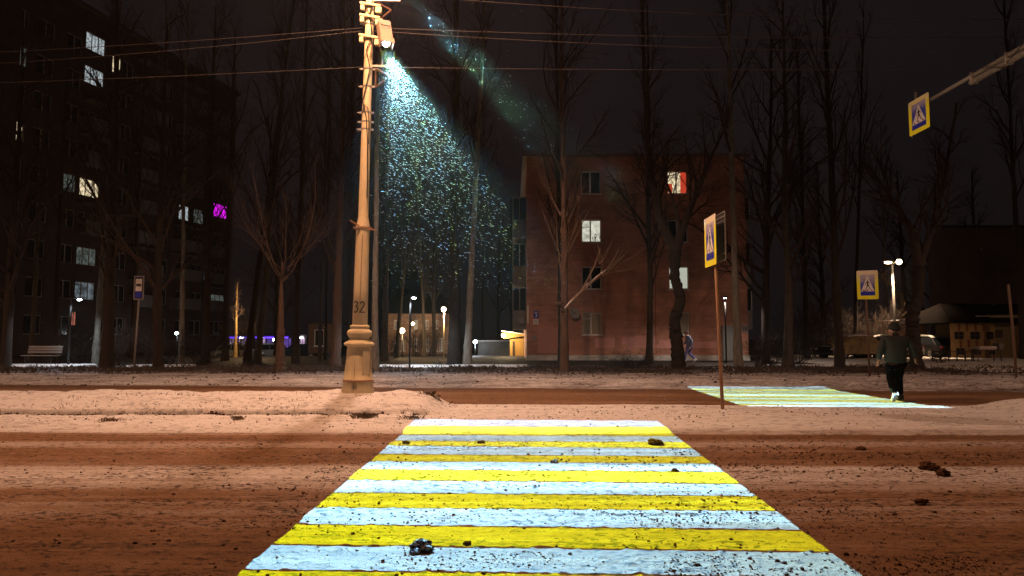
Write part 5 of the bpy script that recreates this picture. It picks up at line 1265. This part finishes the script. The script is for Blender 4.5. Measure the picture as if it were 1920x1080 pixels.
for px, d, wpx, k, lab in TR:
    o = protos[k]
    if used[k]: o = copy_tree(protos[k])
    used[k] = True
    r = wpx / 2 * d / 1280; sc = r / (prad[k] * 1.12)
    zt = {True: rs.uniform(.9, 1.1), False: rs.uniform(.9, 1.1)}[True]
    o.location = (P(px, 600, d).x, d, .10); o.rotation_euler = (rs.uniform(-.015, .015), leans.get(px, rs.uniform(-.012, .012)), rs.uniform(0, 6.28)) if px not in leans else (0, leans[px], 0)
    o.scale = (sc, sc, zt if d < 50 else zt * .9); tag(o, lab, 'tree', 'bare trees beyond the road')
# individually shaped trees
def own(seed, H, r0, kind, bark, cb, px, d, lab, lean=(0, 0), bend=.02, extra=None):
    o = tree_meshes(seed, H, r0, kind, bark, cb, lean, bend); o.location = (P(px, 600, d).x, d, .1); tag(o, lab, 'tree', 'bare trees beyond the road'); return o
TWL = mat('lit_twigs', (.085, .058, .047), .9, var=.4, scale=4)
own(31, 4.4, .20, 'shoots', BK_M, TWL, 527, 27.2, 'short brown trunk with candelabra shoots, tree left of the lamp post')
def pollard(px, d, lab):
    root = tree_meshes(33, 18, .165, 'sparse', BK_M, TW, (-.002, 0), .014); root.location = (P(px, 600, d).x, d, .1)
    rs = np.random.RandomState(5); cr = Tubes(); k = d / 1280
    def pt(a, b, y=0): return np.array([(a - px) * k, y, P(px, b, d).z - .1])
    cr.add([pt(1055, 583), pt(1068, 570, -.3), pt(1088, 548, -.5), pt(1108, 530, -.6), pt(1125, 516, -.6)], [.085, .075, .06, .045, .03], 7)
    cr.add([pt(1088, 548, -.5), pt(1100, 525, -.7), pt(1112, 500, -.8), pt(1122, 470, -.9)], [.05, .04, .03, .012], 5)
    cr.add([pt(1108, 530, -.6), pt(1125, 520, -.5), pt(1142, 508, -.4)], [.04, .04, .05], 6)
    for i in range(15):
        z = rs.uniform(395, 560); a = rs.rand() * 6.28; b, q = branch(rs, pt(1052, z), (math.cos(a) * .55, math.sin(a) * .5, 1), rs.uniform(1.0, 3.2), .020, 6, .06, .05); cr.add(b, q, 4); grow(rs, cr, b, q, 1, .3, 3, .8, .4, .05)
    for c in ((1120, 500, -.8), (1128, 516, -.6), (1142, 508, -.4)):
        for i in range(7):
            b, q = branch(rs, pt(*c), rs.normal(0, .5, 3) + [.3, -.1, .6], rs.uniform(.7, 2.0), .016, 4, .1, .05); cr.add(b, q, 3)
    cr.build('cut_limbs', mat('cut_limb_bark', (.24, .17, .13), .9, var=.5, scale=8), root)
    bur = MB(); 
    for i in range(9): bur.sphere(tuple(pt(1050 + rs.uniform(-6, 6), 575 + rs.uniform(-7, 7), -.2)), rs.uniform(.06, .13), 7, 5)
    bur.build('burl', BK_M, root, True)
    sn = Tubes()
    for (a, b) in (((1057, 581), (1074, 562)), ((1090, 546), (1108, 529)), ((1110, 528), (1140, 507))):
        p0, p1 = pt(*a, -.4), pt(*b, -.6); sn.add([p0 + [0, 0, .05], (p0 + p1) / 2 + [0, 0, .06], p1 + [0, 0, .05]], [.012, .03, .012], 5)
    sn.build('snow_on_limb', M_SNOW, root)
    tag(root, lab, 'tree', 'bare trees beyond the road'); return root
pollard(1058, 26.6, 'brown trunk with a burl and cut snowy limbs in front of the brick block')
def forked(px, d, lab, w, path_l, path_r, fork, bark, seed, shoots=True):
    """trunk following the photo's outline, forking in two"""
    root = thing('bare_tree', lab, 'tree', (P(px, 600, d).x, d, .1), group='bare trees beyond the road'); k = d / 1280; rs = np.random.RandomState(seed)
    def pt(a, b, y=0): return np.array([(a - px) * k, y, P(px, b, d).z - .1])
    tr = Tubes(); cr = Tubes()
    def dens(pts, rad, n=60):
        t = np.linspace(0, len(pts) - 1, n); pts = np.array(pts); rad = np.array(rad)
        return np.stack([np.interp(t, np.arange(len(pts)), pts[:, i]) for i in range(3)], -1) + rs.normal(0, .012, (n, 3)), np.interp(t, np.arange(len(pts)), rad) * (1 + .07 * rs.normal(0, 1, n))
    tp = [pt(a, b) for a, b, _ in fork]; tp[0][2] = -.15; p_, r_ = dens(tp, [q * k / 2 for _, _, q in fork]); tr.add(p_, r_, 12)
    tr.build('trunk', bark, root)
    for pth, yy in ((path_l, .5), (path_r, -.5)):
        pp = [pt(a, b, yy * i / len(pth)) for i, (a, b, _) in enumerate(pth)]; p_, r_ = dens(pp, [q * k / 2 for _, _, q in pth], 24); cr.add(p_, r_, 8); grow(rs, cr, p_, r_, 0, .15, 13, 3.2, .6, .05)
    cr.build('crown', TW, root); return root
forked(1270, 29.6, 'black forked trunk in front of the right window column, beside the person in navy', 24, [(1268, 470, 22), (1245, 420, 15), (1232, 360, 12), (1222, 280, 10), (1218, 120, 8), (1214, -60, 5)], [(1268, 470, 20), (1285, 420, 13), (1310, 360, 9), (1335, 300, 6), (1370, 230, 3)],
       [(1272, 682, 28), (1268, 640, 24), (1264, 600, 20), (1278, 560, 20), (1266, 520, 18), (1268, 470, 24)], BK_D, 41)
forked(1722, 28.8, 'black crooked trunk just right of the walking person', 24, [(1727, 500, 22), (1722, 440, 14), (1700, 390, 9), (1670, 340, 6), (1640, 300, 3)], [(1727, 500, 18), (1745, 450, 12), (1760, 400, 9), (1775, 340, 7), (1800, 200, 5)],
       [(1716, 688, 26), (1714, 650, 23), (1709, 620, 23), (1712, 590, 22), (1722, 560, 20), (1727, 500, 22)], BK_D, 43)
# a broken limb lit by the double lamp
def limb_thing():
    root = thing('bare_tree', 'short trunk lit orange with bare limbs hanging above the brick kiosk', 'tree', (P(1738, 600, 50.5).x, 53.5, .1), group='bare trees beyond the road'); k = 50.5 / 1280; rs = np.random.RandomState(9)
    pt = lambda a, b, y=0: np.array([(a - 1738) * k, y, P(1738, b, 50.5).z - .1])
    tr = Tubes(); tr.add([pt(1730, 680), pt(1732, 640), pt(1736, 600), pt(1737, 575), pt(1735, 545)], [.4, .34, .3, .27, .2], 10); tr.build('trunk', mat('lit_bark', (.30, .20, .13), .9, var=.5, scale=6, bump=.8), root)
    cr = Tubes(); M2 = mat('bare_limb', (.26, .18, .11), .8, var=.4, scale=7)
    cr.add([pt(1735, 560), pt(1718, 530), pt(1706, 520), pt(1700, 512)], [.16, .12, .09, .03], 7)
    for a, b in (((1700, 512), (1690, 502)), ((1700, 512), (1706, 498)), ((1702, 514), (1693, 520)), ((1704, 518), (1712, 503)), ((1700, 512), (1696, 497))): cr.add([pt(*a), (pt(*a) + pt(*b)) / 2 + rs.normal(0, .06, 3), pt(*b)], [.09, .07, .04], 5)
    cr.add([pt(1720, 560, -1), pt(1706, 548, -1.4), pt(1697, 538, -1.6), pt(1690, 524, -1.6), pt(1690, 512, -1.6)], [.05, .07, .06, .05, .03], 6)
    cr.add([pt(1712, 524, -1), pt(1704, 532, -1), pt(1694, 530, -1), pt(1688, 520, -1)], [.03, .04, .03, .02], 5)
    cr.build('limbs', M2, root)
limb_thing()

# ------------------------------------------------------------------ shrubs
def shrub(seed, n, H, spread, m):
    rs = np.random.RandomState(seed); root = thing('bare_shrub', 'x', 'shrub'); t = Tubes()
    for i in range(n):
        a = rs.rand() * 6.28; L = H * rs.uniform(.6, 1.1)
        b, q = branch(rs, (rs.normal() * .15, rs.normal() * .15, -.05), (math.cos(a) * spread, math.sin(a) * spread, 1), L, .016, 6, .10, .02); t.add(b, q, 4); grow(rs, t, b, q, 1, .25, 6, L * .4, .6, .02)
    t.build('stems', m, root); return root
M_SH = mat('shrub_stems', (.06, .04, .03), .9, var=.5, scale=5); M_SHD = mat('dark_shrub', (.04, .034, .028), .95, var=.4)
sp0 = shrub(1, 22, 2.3, .5, M_SH); sp1 = shrub(2, 26, 1.9, .8, M_SHD)
SH = [(85, 36, 0, 1.0, 'tall twiggy shrub behind the bench'), (222, 33, 0, 1.0, 'multi stemmed shrub left of the bus stop sign'), (286, 33.5, 0, 1.0, 'multi stemmed shrub right of the bus stop sign'), (315, 35, 1, 1.0, 'dark shrub between the knotty and the slim pale trunk'),
      (150, 36, 1, 1.0, 'dark shrub behind the white hooded lamp'), (380, 34, 1, 1.0, 'dark shrub at the foot of the broad black trunk'), (1190, 30, 1, .75, 'low dark brush heap against the plinth of the brick block'), (1172, 29.6, 1, .55, 'small dark brush left of the plinth brush heap'),
      (1440, 32, 1, .9, 'dark undergrowth right of the brick block corner'), (1490, 33, 1, 1.0, 'dark undergrowth between two grey trunks'), (1530, 45, 0, 1.6, 'tall tangled shrub lit brown, left of the far crossing sign'), (1555, 47, 0, 1.9, 'taller tangled shrub lit from behind the far crossing sign'),
      (1610, 47, 0, 1.8, 'tangled shrub right behind the far crossing sign'), (1640, 49, 0, 1.9, 'tangled shrub beside the pale speckled trunk'), (1500, 49, 0, 1.6, 'brownish shrub far behind the undergrowth'), (1625, 44, 1, 1.3, 'dark shrub behind the snow covered car'),
      (782, 49, 0, 1.2, 'warmly lit shrub before the pale house'), (806, 50, 0, 1.3, 'twiggy shrub before the pale house, nearer the tall lamp'), (735, 50, 0, 1.0, 'twiggy shrub below the pale house globe lamp'), (832, 32, 1, .4, 'flat dark brush at the foot of the massive black trunk'),
      (450, 50, 0, 1.5, 'yellow lit shrub by the orange lamp'), (1420, 31.5, 0, .8, 'thin shrub with pale stems at the brick block corner'), (1755, 34, 1, .5, 'low dark brush at the courtyard edge')]
u = [False, False]
for px, d, k, s_, lab in SH:
    o = (sp0, sp1)[k]
    if u[k]: o = copy_tree(o)
    u[k] = True; o.location = (P(px, 600, d).x, d, .12); o.rotation_euler = (0, 0, rs.uniform(0, 6.28)); o.scale = (s_ * (1.5 if 'flat' in lab or 'heap' in lab else 1), s_, s_ * (.6 if 'flat' in lab or 'heap' in lab else 1)); tag(o, lab, 'shrub', 'shrubs under the trees')
# spindly yellow tree by the orange lamp
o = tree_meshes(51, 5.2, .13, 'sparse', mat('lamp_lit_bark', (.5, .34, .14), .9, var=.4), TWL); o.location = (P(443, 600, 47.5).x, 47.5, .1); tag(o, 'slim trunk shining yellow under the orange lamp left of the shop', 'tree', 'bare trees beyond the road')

# ------------------------------------------------------------------ falling snow, thick in the projector beams
def flakes():
    rs = np.random.RandomState(77); pts = []; sz = []
    Lp = np.array(LN)
    tgt = lambda n: np.stack([rs.uniform(-1.9, 2.3, n), 3.9 + 8.3 * rs.uniform(.28, 1, n) ** .7, np.zeros(n)], -1)
    n = 5600; t = .05 + rs.uniform(0, 1, n) ** .9 * .66; T = tgt(n); keep = rs.rand(n) < 1.25 - 1.4 * t; t = t[keep]; T = T[keep]; p = Lp + (T - Lp) * t[:, None]; pts.append(p); sz.append(np.interp(t, [0, .15, .4, .8], [.4, .62, .8, .7]))
    L2 = np.array(LF); n = 200; t = rs.uniform(.05, .5, n); T = np.stack([rs.uniform(5, 9.2, n), rs.uniform(14, 20.5, n), np.zeros(n)], -1); pts.append(L2 + (T - L2) * t[:, None]); sz.append(np.full(n, .55))
    n = 1500; pts.append(np.stack([rs.uniform(-14, 14, n), rs.uniform(7, 24, n), rs.uniform(.4, 11, n)], -1)); sz.append(np.full(n, .45))
    p = np.concatenate(pts); s = np.concatenate(sz); d = p[:, 1]; ok = (d > 6.5) & ~((np.abs(p[:, 0] - PX) < .5) & (np.abs(p[:, 1] - PY_) < .35)); p = p[ok]; s = s[ok]; n = len(p)
    base = np.array([[1, 0, 0], [-1, 0, 0], [0, 1, 0], [0, -1, 0], [0, 0, 1], [0, 0, -1]]) * np.array([.023, .0027, .0027])
    f = np.array([[0, 2, 4], [2, 1, 4], [1, 3, 4], [3, 0, 4], [2, 0, 5], [1, 2, 5], [3, 1, 5], [0, 3, 5]])
    th = -.42 + rs.normal(0, .22, n); c, s_ = np.cos(th), np.sin(th)
    b = base[None] * (s * rs.uniform(.5, 1.45, n))[:, None, None] * (1 + .3 * rs.normal(0, 1, (n, 6, 1)))
    x = b[..., 0] * c[:, None] - b[..., 2] * s_[:, None]; z = b[..., 0] * s_[:, None] + b[..., 2] * c[:, None]
    v = np.stack([x, b[..., 1], z], -1) + p[:, None]
    o = fast_mesh('falling_snow', v.reshape(-1, 3), (f[None] + (np.arange(n) * 6)[:, None, None]).reshape(-1, 3), mat('snowflake', (.62, .78, .98), .8, var=.0)); o['kind'] = 'stuff'
flakes()
# ------------------------------------------------------------------ snowy air
def haze(density):
    m = bpy.data.materials.new('haze'); m.use_nodes = True; nt = m.node_tree; nt.nodes.clear()
    out = nt.nodes.new('ShaderNodeOutputMaterial'); v = nt.nodes.new('ShaderNodeVolumePrincipled')
    v.inputs['Color'].default_value = (.9, .9, .92, 1); v.inputs['Density'].default_value = density; v.inputs['Anisotropy'].default_value = .55
    nt.links.new(v.outputs[0], out.inputs['Volume'])
    o = MB().b2((-62, -18, -2.4), (62, 112, 31)).build('haze', m); o['kind'] = 'stuff'
haze(.00024)
